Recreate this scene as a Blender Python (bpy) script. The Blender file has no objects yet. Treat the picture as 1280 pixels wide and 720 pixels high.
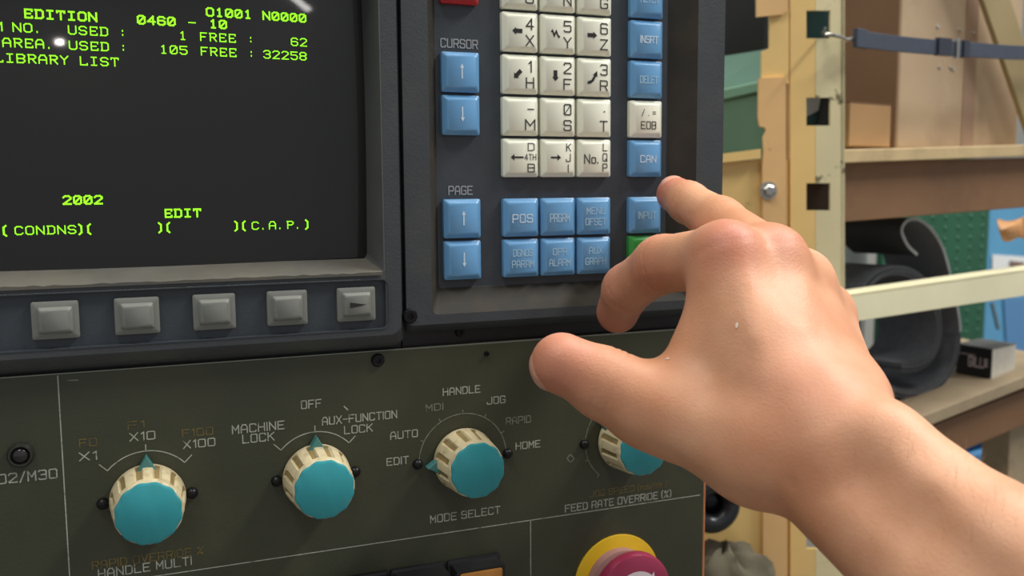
import bpy, bmesh, math, random
import numpy as np
from mathutils import Vector, Matrix

random.seed(7)
S = bpy.context.scene
COL = S.collection

# ------------------------------------------------------------------ camera
FPX = 1168.05                                   # focal length in pixels of the 1280 px wide frame
CAM = Vector((-0.15733, -0.40516, -0.07925))
R_ = Vector((0.928662, -0.370870, -0.006502))
U_ = Vector((0.045857, 0.097398, 0.994189))
F_ = Vector((0.368081, 0.923563, -0.107456))
cd = bpy.data.cameras.new('camera'); cam = bpy.data.objects.new('camera', cd); COL.objects.link(cam)
cd.sensor_width = 36.0; cd.lens = FPX / 1280 * 36.0; cd.clip_start = 0.01; cd.clip_end = 50
cam.matrix_world = Matrix(((R_.x, U_.x, -F_.x, CAM.x), (R_.y, U_.y, -F_.y, CAM.y), (R_.z, U_.z, -F_.z, CAM.z), (0, 0, 0, 1)))
cd.dof.use_dof = True; cd.dof.focus_distance = 0.40; cd.dof.aperture_fstop = 12.0
S.camera = cam

# ------------------------------------------------------------------ world, lights, exposure
w = bpy.data.worlds.new('workshop_air'); S.world = w; w.use_nodes = True
w.node_tree.nodes['Background'].inputs[0].default_value = (0.92, 0.95, 1.0, 1)
w.node_tree.nodes['Background'].inputs[1].default_value = 0.38
def area(name, loc, target, sx, sy, power, col):
    l = bpy.data.lights.new(name, 'AREA'); l.shape = 'RECTANGLE'; l.size = sx; l.size_y = sy; l.energy = power; l.color = col
    o = bpy.data.objects.new(name, l); COL.objects.link(o); o.location = loc
    o.rotation_euler = (Vector(target) - Vector(loc)).to_track_quat('-Z', 'Y').to_euler()
    return o
area('ceiling_tube_light', (-0.9, -0.60, 2.0), (-0.1, 0.0, -0.1), 1.3, 0.16, 23, (1.0, 0.97, 0.90))
area('ceiling_tube_light', (1.55, -0.50, 1.70), (0.1, 0.0, -0.1), 1.3, 0.16, 52, (1.0, 0.98, 0.95))
area('ceiling_tube_light', (0.9, 0.15, 2.1), (0.6, 0.6, -0.1), 1.3, 0.16, 34, (1.0, 0.96, 0.88))
area('hanging_bulb_light', (-0.56, -4.2, 0.84), (-0.1, 0.0, -0.1), 0.04, 0.04, 1.0, (1.0, 0.94, 0.86)).data.shape = 'DISK'
tl = area('far_tube_light', (0.93, -4.0, 1.36), (-0.1, 0.0, 0.0), 0.05, 0.40, 1.6, (1.0, 0.97, 0.92)); tl.rotation_euler.rotate_axis('Z', 0.75)
S.view_settings.view_transform = 'Standard'; S.view_settings.look = 'None'
S.view_settings.exposure = 0.0; S.view_settings.gamma = 1.0; S.view_settings.use_curve_mapping = False

# ------------------------------------------------------------------ helpers
def at(x, y, Y=0.0):
    """world point seen at photo pixel (x, y) on the panel-parallel plane Y"""
    d = F_ + R_ * ((x - 640) / FPX) - U_ * ((y - 360) / FPX)
    return CAM + d * ((Y - CAM.y) / d.y)
def atd(x, y, dep):
    d = F_ + R_ * ((x - 640) / FPX) - U_ * ((y - 360) / FPX)
    return CAM + d * dep
def srgb(r, g, b):
    f = lambda c: ((c / 255 + 0.055) / 1.055) ** 2.4 if c > 10 else c / 255 / 12.92
    return (f(r), f(g), f(b), 1)

MATS = {}
def mat(name, col, rough=0.5, metal=0.0, var=0.0, var_scale=30, dirt=None, dirt_amt=0.0, dirt_scale=25, dirt_lo=0.55, dirt_hi=0.7,
        bump=0.0, bump_scale=400, spec=0.5, emit=0.0, coat=0.0, sss=0.0):
    if name in MATS: return MATS[name]
    m = bpy.data.materials.new(name); m.use_nodes = True; nt = m.node_tree; N = nt.nodes; L = nt.links
    b = N['Principled BSDF']; c = srgb(*col)
    b.inputs['Base Color'].default_value = c; b.inputs['Roughness'].default_value = rough; b.inputs['Metallic'].default_value = metal
    b.inputs['Specular IOR Level'].default_value = spec; b.inputs['Coat Weight'].default_value = coat
    if emit: b.inputs['Emission Color'].default_value = c; b.inputs['Emission Strength'].default_value = emit
    tc = N.new('ShaderNodeTexCoord'); last = None
    if var:
        n = N.new('ShaderNodeTexNoise'); n.inputs['Scale'].default_value = var_scale; n.inputs['Detail'].default_value = 6
        L.new(tc.outputs['Object'], n.inputs['Vector'])
        r = N.new('ShaderNodeMapRange'); r.inputs['From Min'].default_value = 0.3; r.inputs['From Max'].default_value = 0.7
        r.inputs['To Min'].default_value = 1 - var; r.inputs['To Max'].default_value = 1 + var
        L.new(n.outputs['Fac'], r.inputs['Value'])
        mx = N.new('ShaderNodeVectorMath'); mx.operation = 'SCALE'; mx.inputs[0].default_value = c[:3]
        L.new(r.outputs['Result'], mx.inputs['Scale']); last = mx.outputs['Vector']
    if dirt:
        n = N.new('ShaderNodeTexNoise'); n.inputs['Scale'].default_value = dirt_scale; n.inputs['Detail'].default_value = 8; n.inputs['Roughness'].default_value = 0.65
        L.new(tc.outputs['Object'], n.inputs['Vector'])
        r = N.new('ShaderNodeMapRange'); r.inputs['From Min'].default_value = dirt_lo; r.inputs['From Max'].default_value = dirt_hi
        r.inputs['To Max'].default_value = dirt_amt; L.new(n.outputs['Fac'], r.inputs['Value'])
        mx = N.new('ShaderNodeMix'); mx.data_type = 'RGBA'
        if last: L.new(last, mx.inputs['A'])
        else: mx.inputs['A'].default_value = c
        mx.inputs['B'].default_value = srgb(*dirt); L.new(r.outputs['Result'], mx.inputs['Factor']); last = mx.outputs['Result']
    if last: L.new(last, b.inputs['Base Color'])
    if bump:
        n = N.new('ShaderNodeTexNoise'); n.inputs['Scale'].default_value = bump_scale; n.inputs['Detail'].default_value = 4
        L.new(tc.outputs['Object'], n.inputs['Vector'])
        bp = N.new('ShaderNodeBump'); bp.inputs['Strength'].default_value = bump; bp.inputs['Distance'].default_value = 0.001
        L.new(n.outputs['Fac'], bp.inputs['Height']); L.new(bp.outputs['Normal'], b.inputs['Normal'])
    MATS[name] = m
    return m

def wm(o):
    return (wm(o.parent) @ o.matrix_parent_inverse if o.parent else Matrix()) @ Matrix.LocRotScale(o.location, o.rotation_euler, o.scale)
def obj(name, me, material=None, parent=None, label=None):
    if material is not None and not me.materials: me.materials.append(material)
    o = bpy.data.objects.new(name, me); COL.objects.link(o)
    if parent is not None: o.parent = parent; o.matrix_parent_inverse = wm(parent).inverted()
    if label: o['label'] = label
    return o
def thing(name, label, cat, loc=(0, 0, 0), group=None, kind=None):
    o = bpy.data.objects.new(name, None); o.location = loc; COL.objects.link(o); o['label'] = label; o['category'] = cat
    if group: o['group'] = group
    if kind: o['kind'] = kind
    o.empty_display_size = 0.02
    return o
def tag(o, label, cat, group=None, kind=None):
    o['label'] = label; o['category'] = cat
    if group: o['group'] = group
    if kind: o['kind'] = kind
    return o

class MB:
    def __init__(s): s.v = []; s.f = []; s.m = []
    def add(s, vs, fs, mi=0):
        n = len(s.v); s.v += [tuple(p) for p in vs]; s.f += [tuple(i + n for i in q) for q in fs]; s.m += [mi] * len(fs); return s
    def hexa(s, p, mi=0):          # 8 corners: bottom 4 ccw, top 4
        return s.add(p, [(3, 2, 1, 0), (4, 5, 6, 7), (0, 1, 5, 4), (1, 2, 6, 5), (2, 3, 7, 6), (3, 0, 4, 7)], mi)
    def box(s, x0, x1, y0, y1, z0, z1, mi=0):
        return s.hexa([(x0, y0, z0), (x1, y0, z0), (x1, y1, z0), (x0, y1, z0), (x0, y0, z1), (x1, y0, z1), (x1, y1, z1), (x0, y1, z1)], mi)
    def frame(s, o, ex, ey, ez, mi=0):   # box from a corner and three edge vectors
        o, ex, ey, ez = map(Vector, (o, ex, ey, ez))
        return s.hexa([o, o + ex, o + ex + ey, o + ey, o + ez, o + ex + ez, o + ex + ey + ez, o + ey + ez], mi)
    def bar(s, a, b, wv, tv, mi=0):      # beam from a to b, half-extent vectors w and t
        a, b, wv, tv = map(Vector, (a, b, wv, tv))
        return s.hexa([a - wv - tv, a + wv - tv, a + wv + tv, a - wv + tv, b - wv - tv, b + wv - tv, b + wv + tv, b - wv + tv], mi)
    def prism(s, poly, d, mi=0):         # 3-D polygon extruded by vector d
        poly = [Vector(p) for p in poly]; d = Vector(d); n = len(poly)
        s.add(poly + [p + d for p in poly], [tuple(range(n)), tuple(range(2 * n - 1, n - 1, -1))] + [(i, i + n, (i + 1) % n + n, (i + 1) % n) for i in range(n)], mi); return s
    def rings(s, rings, cap0=False, cap1=False, closed=True, mi=0, mis=None):
        n = len(rings[0]); base = len(s.v); s.v += [tuple(p) for r in rings for p in r]
        for k in range(len(rings) - 1):
            for i in range(n if closed else n - 1):
                j = (i + 1) % n
                s.f.append((base + k * n + i, base + k * n + j, base + (k + 1) * n + j, base + (k + 1) * n + i)); s.m.append(mis[k] if mis else mi)
        if cap0: s.f.append(tuple(base + i for i in range(n - 1, -1, -1))); s.m.append(mis[0] if mis else mi)
        if cap1: s.f.append(tuple(base + (len(rings) - 1) * n + i for i in range(n))); s.m.append(mis[-1] if mis else mi)
        return s
    def lathe(s, c, axis, prof, n=32, cap0=True, cap1=True, mi=0, mis=None):   # prof: (radius, distance along axis)
        c = Vector(c); a = Vector(axis).normalized(); t = a.orthogonal().normalized(); b = a.cross(t)
        return s.rings([[c + a * h + (t * math.cos(2 * math.pi * i / n) + b * math.sin(2 * math.pi * i / n)) * r for i in range(n)] for r, h in prof], cap0, cap1, True, mi, mis)
    def tube(s, pts, rad, n=10, mi=0, closed=False):
        pts = [Vector(p) for p in pts]; rs = []
        t0 = (pts[1] - pts[0]).normalized(); nrm = t0.orthogonal().normalized()
        for i, p in enumerate(pts):
            t = (pts[min(i + 1, len(pts) - 1)] - pts[max(i - 1, 0)]).normalized()
            nrm = (nrm - t * nrm.dot(t)).normalized(); b = t.cross(nrm)
            r = rad[i] if isinstance(rad, (list, tuple)) else rad
            rs.append([p + (nrm * math.cos(2 * math.pi * k / n) + b * math.sin(2 * math.pi * k / n)) * r for k in range(n)])
        return s.rings(rs, True, True, True, mi)
    def mesh(s, name, smooth=False, bevel=0.0, bseg=2, angle=40):
        me = bpy.data.meshes.new(name); me.from_pydata(s.v, [], s.f)
        for p, i in zip(me.polygons, s.m): p.material_index = i
        bm = bmesh.new(); bm.from_mesh(me); bmesh.ops.recalc_face_normals(bm, faces=bm.faces)
        if bevel:
            es = [e for e in bm.edges if len(e.link_faces) == 2 and e.calc_face_angle(0) > math.radians(angle)]
            bmesh.ops.bevel(bm, geom=es, offset=bevel, offset_type='OFFSET', segments=bseg, profile=0.5, affect='EDGES', clamp_overlap=True)
        bm.to_mesh(me); bm.free()
        if smooth:
            for p in me.polygons: p.use_smooth = True
            me.set_sharp_from_angle(angle=math.radians(angle))
        return me
    def build(s, name, material, parent=None, smooth=False, bevel=0.0, bseg=2, label=None, angle=40):
        me = s.mesh(name, smooth, bevel, bseg, angle)
        for m in (material if isinstance(material, (list, tuple)) else [material]): me.materials.append(m)
        return obj(name, me, None, parent, label)

def rrect(x0, x1, z0, z1, Y, r, n=5):
    r = max(r, 1e-5); out = []
    for cx, cz, a0 in ((x1 - r, z1 - r, 0), (x0 + r, z1 - r, 90), (x0 + r, z0 + r, 180), (x1 - r, z0 + r, 270)):
        for k in range(n + 1):
            a = math.radians(a0 + 90 * k / n); out.append((cx + r * math.cos(a), Y, cz + r * math.sin(a)))
    return out

GL = {'A': ['0 0 0 4 1 6 3 6 4 4 4 0', '0 2.4 4 2.4'], 'B': ['0 0 0 6 3.4 6 4 5.4 4 3.6 3.4 3.1 0 3.1', '3.4 3.1 4 2.6 4 .6 3.4 0 0 0'], 'C': ['4 5 4 5.4 3.4 6 .6 6 0 5.4 0 .6 .6 0 3.4 0 4 .6 4 1'],
      'D': ['0 0 0 6 3 6 4 5 4 1 3 0 0 0'], 'E': ['4 6 0 6 0 0 4 0', '0 3.1 3.2 3.1'], 'F': ['4 6 0 6 0 0', '0 3.1 3.2 3.1'], 'G': ['4 5 4 5.4 3.4 6 .6 6 0 5.4 0 .6 .6 0 3.4 0 4 .6 4 2.8 2.2 2.8'],
      'H': ['0 0 0 6', '4 0 4 6', '0 3.1 4 3.1'], 'I': ['0 0 0 6'], 'J': ['4 6 4 .6 3.4 0 .6 0 0 .6 0 1.6'], 'K': ['0 0 0 6', '4 6 0 2.6', '1.4 3.6 4 0'], 'L': ['0 6 0 0 3.8 0'], 'M': ['0 0 0 6 2 2.4 4 6 4 0'],
      'N': ['0 0 0 6 4 0 4 6'], 'O': ['.6 0 3.4 0 4 .6 4 5.4 3.4 6 .6 6 0 5.4 0 .6 .6 0'], 'P': ['0 0 0 6 3.4 6 4 5.4 4 3.2 3.4 2.6 0 2.6'], 'Q': ['.6 0 3.4 0 4 .6 4 5.4 3.4 6 .6 6 0 5.4 0 .6 .6 0', '2.4 1.8 4.2 -.4'],
      'R': ['0 0 0 6 3.4 6 4 5.4 4 3.4 3.4 2.8 0 2.8', '2.6 2.8 4 0'], 'S': ['4 4.8 4 5.4 3.4 6 .6 6 0 5.4 0 3.7 .6 3.1 3.4 3.1 4 2.5 4 .6 3.4 0 .6 0 0 .6 0 1.2'], 'T': ['0 6 4 6', '2 6 2 0'], 'U': ['0 6 0 .6 .6 0 3.4 0 4 .6 4 6'],
      'V': ['0 6 2 0 4 6'], 'X': ['0 0 4 6', '0 6 4 0'], 'Y': ['0 6 2 3 4 6', '2 3 2 0'], 'Z': ['0 6 4 6 0 0 4 0'], '0': ['.6 0 3.4 0 4 .6 4 5.4 3.4 6 .6 6 0 5.4 0 .6 .6 0'], '1': ['.2 4.9 1.4 6 1.4 0'],
      '2': ['0 5 0 5.4 .6 6 3.4 6 4 5.4 4 3.8 0 .6 0 0 4 0'], '3': ['0 5.4 .6 6 3.4 6 4 5.4 4 3.7 3.4 3.1 1.4 3.1', '3.4 3.1 4 2.5 4 .6 3.4 0 .6 0 0 .6'], '4': ['3 0 3 6 0 1.8 4 1.8'], '5': ['4 6 .2 6 0 3.4 3.4 3.6 4 3 4 .6 3.4 0 .6 0 0 .6'],
      '6': ['4 5.4 3.4 6 .6 6 0 5.4 0 .6 .6 0 3.4 0 4 .6 4 2.8 3.4 3.4 0 3.4'], '7': ['0 6 4 6 1.4 0'], '8': ['.6 3.1 0 3.7 0 5.4 .6 6 3.4 6 4 5.4 4 3.7 3.4 3.1 .6 3.1 0 2.5 0 .6 .6 0 3.4 0 4 .6 4 2.5 3.4 3.1'], '9': ['4 2.6 .6 2.6 0 3.2 0 5.4 .6 6 3.4 6 4 5.4 4 .6 3.4 0 .6 0'],
      '-': ['0 3 3 3'], '.': ['0 0 0 .5'], '/': ['0 -.4 2.6 6.4'], '%': ['0 0 4 6', '.4 4.6 .4 5.8 1.4 5.8 1.4 4.6 .4 4.6', '2.6 .2 2.6 1.4 3.6 1.4 3.6 .2 2.6 .2'], '(': ['1 6.6 0 5 0 1 1 -.6'], ')': ['0 6.6 1 5 1 1 0 -.6'], '=': ['0 2 3 2', '0 4 3 4'],
      'm': ['0 0 0 4 1.6 4 2 3.6 2 0', '2 3.6 2.4 4 3.6 4 4 3.6 4 0'], 'i': ['0 0 0 4', '0 5.2 0 5.8'], 'n': ['0 0 0 4 2.4 4 3 3.4 3 0'], 'o': ['.6 0 2.4 0 3 .6 3 3.4 2.4 4 .6 4 0 3.4 0 .6 .6 0']}
def strokes(txt):
    """polylines of a lettered word in units of one sixth of the cap height, and its width"""
    out = []; x = 0.0
    for c in txt:
        if c == ' ': x += 2.8; continue
        g_ = GL[c]; wmax = 0
        for st_ in g_:
            v = list(map(float, st_.split())); pts = [(v[k], v[k + 1]) for k in range(0, len(v), 2)]; wmax = max(wmax, max(p[0] for p in pts)); out.append([(x + a, b_) for a, b_ in pts])
        x += wmax + 1.7
    return out, x - 1.7
def stroke_mesh(mb, pl, fn, sw):
    """flat pen strokes: fn maps a 2-D pen point to 3-D, sw is the pen width"""
    cnt = 0
    for pts in pl:
        for (x0, z0), (x1, z1) in zip(pts, pts[1:]):
            dx, dz_ = x1 - x0, z1 - z0; l = math.hypot(dx, dz_) or 1e-6; ux, uz = dx / l * sw / 2, dz_ / l * sw / 2; cnt += 1; up = Vector((0, -4e-6 * (cnt % 14), 0))
            mb.add([Vector(fn(*q)) + up for q in ((x0 - ux - uz, z0 - uz + ux), (x1 + ux - uz, z1 + uz + ux), (x1 + ux + uz, z1 + uz - ux), (x0 - ux + uz, z0 - uz - ux))], [(0, 1, 2, 3)])
    return mb
def legend(body, x, z, h, wid=None, Y=0.0, rot=0.0, material=None, parent=None, align='C', bold=0.0, name='legend', lift=0.00012):
    """painted lettering on a plane facing -Y: cap height h, optional total width"""
    pl, w0 = strokes(body); s6 = h / 6; sx = (wid / w0) if wid and w0 > 0 else s6 * 0.95
    x0 = {'C': -w0 / 2, 'L': 0, 'R': -w0}[align]; ca, sa = math.cos(math.radians(rot)), math.sin(math.radians(rot))
    pl = [[((a + x0) * sx, (b_ - 3) * s6) for a, b_ in p] for p in pl]
    fn = lambda a, b_: (x + a * ca - b_ * sa, Y - lift, z + a * sa + b_ * ca)
    return stroke_mesh(MB(), pl, fn, h * (0.135 + bold)).build(name, material, parent)

# ================================================================== MACHINE CONTROL
slate = mat('slate_plastic', (62, 66, 69), 0.5, var=0.10, var_scale=60, bump=0.15, bump_scale=900, dirt=(96, 92, 80), dirt_amt=0.35, dirt_scale=18, dirt_lo=0.5, dirt_hi=0.8)
slate_d = mat('dark_slate_plastic', (60, 66, 72), 0.55, var=0.08, var_scale=70, bump=0.12, bump_scale=900)
ledge_m = mat('dusty_ledge', (96, 94, 87), 0.75, var=0.14, var_scale=55, dirt=(122, 114, 96), dirt_amt=0.5, dirt_scale=30, dirt_lo=0.42, dirt_hi=0.7)
rim_m = mat('grey_bezel_lip', (84, 86, 84), 0.5, var=0.08, var_scale=60)
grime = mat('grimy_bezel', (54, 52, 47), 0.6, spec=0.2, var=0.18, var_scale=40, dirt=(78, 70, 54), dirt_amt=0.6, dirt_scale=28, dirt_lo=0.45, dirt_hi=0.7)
black_p = mat('black_plastic', (26, 27, 29), 0.4)
screw_m = mat('blackened_screw', (34, 34, 36), 0.35, metal=0.6)
glass_m = mat('dark_screen_glass', (25, 24, 21), 0.30, spec=0.35, var=0.05, var_scale=8, coat=0.55); glass_m.node_tree.nodes['Principled BSDF'].inputs['Coat Roughness'].default_value = 0.035
phos = mat('green_phosphor', (150, 255, 30), 0.5, emit=1.15)
phos_d = mat('dim_green_phosphor', (140, 240, 40), 0.5, emit=0.8)
skey_m = mat('grey_button', (122, 124, 117), 0.5, var=0.06, var_scale=80, dirt=(104, 104, 96), dirt_amt=0.4, dirt_scale=60)
white_key = mat('cream_key', (242, 243, 222), 0.38, var=0.03, var_scale=60)
blue_key = mat('blue_key', (104, 160, 206), 0.33, var=0.06, var_scale=60, dirt=(124, 168, 190), dirt_amt=0.5, dirt_scale=45)
red_key = mat('red_key', (190, 34, 44), 0.35)
green_key = mat('green_key', (52, 150, 60), 0.35)
ink = mat('dark_key_ink', (62, 60, 56), 0.6)
ink_blk = mat('black_key_ink', (34, 33, 32), 0.6)
pale_ink = mat('pale_blue_ink', (210, 230, 242), 0.6)
pale_faded = mat('worn_pale_ink', (166, 204, 226), 0.6)
grey_ink = mat('grey_panel_ink', (165, 168, 170), 0.6)

def screw(x, z, Y, r, parent, m=screw_m, h=0.0016):
    s = MB().lathe((x, Y, z), (0, -1, 0), [(r, -0.001), (r, h * 0.5), (r * 0.82, h), (r * 0.42, h), (r * 0.38, h * 0.35)], 20)
    return s.build('screw', m, parent, smooth=True)

# ---------------------------------------------------- display unit
disp = thing('display_unit', 'grey CRT display unit with green lettering above a row of soft keys', 'monitor', (-0.17, 0.06, -0.152))
YF = -0.008
b = MB()
hx0, hx1, hz0, hz1 = -0.300, -0.0507, -0.1435, 0.050       # outer front
sx0, sx1, sz0, sz1 = -0.266, -0.0585, -0.1165, 0.022        # opening at the front
gx0, gx1, gz0, gz1 = -0.262, -0.0618, -0.1121, 0.018        # opening at the glass
R4 = [rrect(hx0 - .002, hx1 + .002, hz0 - .006, hz1 + .004, 0.085, .006), rrect(hx0 - .002, hx1 + .002, hz0 - .006, hz1 + .004, YF + .006, .006),
      rrect(hx0, hx1, hz0 - .004, hz1 + .002, YF + .003, .006), rrect(hx0 + .001, hx1 - .001, hz0, hz1, YF, .005)]
# the soft-key strip is a shallow recess cut in the lower front: ring of front face first down to the strip
tx0, tx1, tz0, tz1 = -0.268, -0.0568, -0.1408, -0.1185
front_out = rrect(hx0 + .001, hx1 - .001, hz0, hz1, YF, .005)
b.rings(R4, False, False)
# front face as flat bands around the two openings
def band(x0, x1, z0, z1): b.add([(x0, YF, z0), (x1, YF, z0), (x1, YF, z1), (x0, YF, z1)], [(0, 1, 2, 3)])
o0, o1, oz0, oz1 = hx0 + .001, hx1 - .001, hz0, hz1
b.rings([front_out, rrect(o0 + .0005, o1 - .0005, oz0 + .0005, oz1 - .0005, YF, .0046)])
b.rings([rrect(o0 + .0005, o1 - .0005, oz0 + .0005, oz1 - .0005, YF, .0046), rrect(sx0, sx1, tz0 + .0004, sz1, YF, .002)])
band(sx0 + 0.002, sx1 - 0.002, tz1, sz0)
b.build('housing', slate, disp, smooth=True)
lip = MB().rings([rrect(sx0, sx1, sz0, sz1, YF - .0002, .002), rrect(sx0 + .0006, sx1 - .0006, sz0 + .0006, sz1 - .0006, YF - .0002, .002),
                  rrect(gx0, gx1, gz0, gz1, 0.010, .004), rrect(gx0, gx1, gz0, gz1, 0.022, .004)])
lip.build('screen_surround', rim_m, disp, smooth=True)
lg = MB()
n = 60; rows = []
for k, (z, y) in enumerate(((sz0 - .0004, YF - .0008), (sz0 + .0009, YF - .0009), (gz0 + .0013, 0.0098))):
    rows.append([(sx0 + .003 + (sx1 - sx0 - .0045) * i / n, y, z + (random.uniform(-.0003, .0003) if k == 1 else 0)) for i in range(n + 1)])
lg.rings(rows, closed=False)
lg.build('dusty_ledge', ledge_m, disp, smooth=True, label='dusty tan ledge under the screen')
st = MB().rings([rrect(tx0, tx1, tz0, tz1, YF - .0003, .0035), rrect(tx0 + .0005, tx1 - .0005, tz0 + .0005, tz1 - .0005, YF - .0003, .0032),
                 rrect(tx0 + .0006, tx1 - .0006, tz0 + .0006, tz1 - .0006, YF + .0022, .0032)], False, True)
st.build('soft_key_strip', slate_d, disp, smooth=True)
# glass: shallow dome
def gy(x, z):
    u = (x + 0.162) / 0.102; v = (z + 0.047) / 0.068
    return 0.0060 + 0.0035 * u * u + 0.0030 * v * v
g = MB(); nx, nz = 40, 28
g.rings([[(gx0 - .001 + (gx1 - gx0 + .002) * i / nx, gy(gx0 + (gx1 - gx0) * i / nx, gz0 + (gz1 - gz0) * k / nz), gz0 - .001 + (gz1 - gz0 + .002) * k / nz) for i in range(nx + 1)] for k in range(nz + 1)], closed=False)
g = g.build('screen', glass_m, disp, smooth=True, label='dark curved screen glass', angle=80)
# stroke font on a 4 x 6 cell, wide monospaced slab letters as on the tube
GC = {'A': ['0 0 0 4 1 6 3 6 4 4 4 0', '0 2.6 4 2.6'], 'B': ['0 0 0 6 3 6 4 5 4 4 3 3 0 3', '3 3 4 2 4 1 3 0 0 0'], 'C': ['4 5 3 6 1 6 0 5 0 1 1 0 3 0 4 1'],
      'D': ['0.5 0 0.5 6', '0 6 3 6 4 5 4 1 3 0 0 0'], 'E': ['4 6 0.4 6 0.4 0 4 0', '0.4 3 3 3', '4 6 4 5', '4 0 4 1'], 'F': ['4 6 0.4 6 0.4 0', '0.4 3 3 3'],
      'G': ['4 5 3 6 1 6 0 5 0 1 1 0 3 0 4 1 4 3 2.4 3'], 'I': ['0.6 6 3.4 6', '2 6 2 0', '0.6 0 3.4 0'], 'L': ['0.4 6 0.4 0 4 0 4 1'],
      'M': ['0 0 0 6 2 3 4 6 4 0'], 'N': ['0 0 0 6 4 0 4 6'], 'O': ['1 0 3 0 4 1 4 5 3 6 1 6 0 5 0 1 1 0'], 'P': ['0.4 0 0.4 6', '0 6 3 6 4 5 4 4 3 3 0.4 3'],
      'R': ['0.4 0 0.4 6', '0 6 3 6 4 5 4 4 3 3 0.4 3', '2 3 4 0'], 'S': ['4 5 3 6 1 6 0 5 0 4 1 3 3 3 4 2 4 1 3 0 1 0 0 1'], 'T': ['0 5 0 6 4 6 4 5', '2 6 2 0'],
      'U': ['0 6 0 1 1 0 3 0 4 1 4 6'], 'Y': ['0 6 2 3.2 4 6', '2 3.2 2 0'], '0': ['1 0 3 0 4 1 4 5 3 6 1 6 0 5 0 1 1 0', '0.6 1 3.4 5'], '1': ['1 5 2 6 2 0', '1 0 3 0'],
      '2': ['0 5 1 6 3 6 4 5 4 4 0 0 4 0'], '3': ['0 5 1 6 3 6 4 5 4 4 3 3.2 1.5 3.2', '3 3.2 4 2 4 1 3 0 1 0 0 1'], '4': ['3 0 3 6 0 2 4 2'], '5': ['4 6 0 6 0 3.6 3 3.6 4 2.6 4 1 3 0 1 0 0 1'],
      '6': ['4 5 3 6 1 6 0 5 0 1 1 0 3 0 4 1 4 2.4 3 3.2 0 3.2'], '8': ['1 3.2 0 4 0 5 1 6 3 6 4 5 4 4 3 3.2 1 3.2 0 2 0 1 1 0 3 0 4 1 4 2 3 3.2'],
      ':': ['2 4 2 4.5', '2 1 2 1.5'], '.': ['1 0 1 0.6'], '-': ['0 3 4 3'], '(': ['3.2 6.8 2 5.4 2 0.6 3.2 -0.8'], ')': ['0.8 6.8 2 5.4 2 0.6 0.8 -0.8']}
CW, RH = 0.00379, 0.00618; CX0, RZ0 = -0.2380, -0.0051
def crt(txt, colm, row, bold=False, dz=0.0):
    sw = 0.00040 if not bold else 0.00062
    m = MB(); cw, ch = 0.0026, 0.0031
    for i, c in enumerate(txt):
        for st_ in GC.get(c, []):
            v = list(map(float, st_.split())); pts = [(CX0 + (colm + i) * CW + 0.0004 + v[k] / 4 * cw, RZ0 - row * RH + dz - ch / 2 + v[k + 1] / 6 * ch) for k in range(0, len(v), 2)]
            for (x0, z0), (x1, z1) in zip(pts, pts[1:]):
                dx, dz_ = x1 - x0, z1 - z0; l = math.hypot(dx, dz_) or 1e-6; ux, uz = dx / l, dz_ / l
                e = sw * 0.5; px, pz = -uz * sw / 2, ux * sw / 2
                q = [(x0 - ux * e + px, z0 - uz * e + pz), (x1 + ux * e + px, z1 + uz * e + pz), (x1 + ux * e - px, z1 + uz * e - pz), (x0 - ux * e - px, z0 - uz * e - pz)]
                nn = len(m.v); m.v += [(a, gy(a, b_) - 0.00025 - 4e-6 * (len(m.f) % 9), b_) for a, b_ in q]; m.f.append((nn, nn + 1, nn + 2, nn + 3)); m.m.append(0)
    return m.build('screen_text', phos, g)
for t_ in [('O1001', 29.1, .28, True), ('N0000', 35.1, .28, True), ('SYSTEM', 1.0, 1.05, True), ('EDITION', 11.4, 1.05, True), ('0460', 22.1, 1.05, True), ('-', 27.2, 1.05), ('10', 29.4, 1.05, True),
           ('PROGRAM', 2.6, 1.93), ('NO.', 10.3, 1.93), ('USED', 15.4, 1.93), (':', 20.2, 1.93), ('1', 26.2, 1.93), ('FREE', 28.3, 1.93), (':', 33.3, 1.93), ('62', 38.1, 1.93),
           ('MEMORY', 2.2, 2.88), ('AREA.', 9.3, 2.88), ('USED', 15.4, 2.88), (':', 20.2, 2.88), ('105', 24.2, 2.88), ('FREE', 28.3, 2.88), (':', 33.3, 2.88), ('32258', 35.0, 2.88),
           ('PROGRAM', 0.5, 3.83), ('LIBRARY', 8.5, 3.83), ('LIST', 16.3, 3.83),
           ('2002', 14.0, 12.65, True), ('EDIT', 23.9, 13.6, True), (')', 7.0, 14.55, True), ('(', 7.9, 14.55, True), ('CONDNS', 9.3, 14.55), (')', 15.2, 14.55, True), ('(', 15.85, 14.55, True), (')', 23.1, 14.55, True), ('(', 23.75, 14.55, True),
           (')', 31.1, 14.55, True), ('(', 31.75, 14.55, True), ('C.', 33.1, 14.55), ('A.', 35.0, 14.55), ('P.', 37.0, 14.55), (')', 39.0, 14.55, True)]:
    crt(t_[0], t_[1], t_[2], len(t_) > 3 and t_[3])
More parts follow.
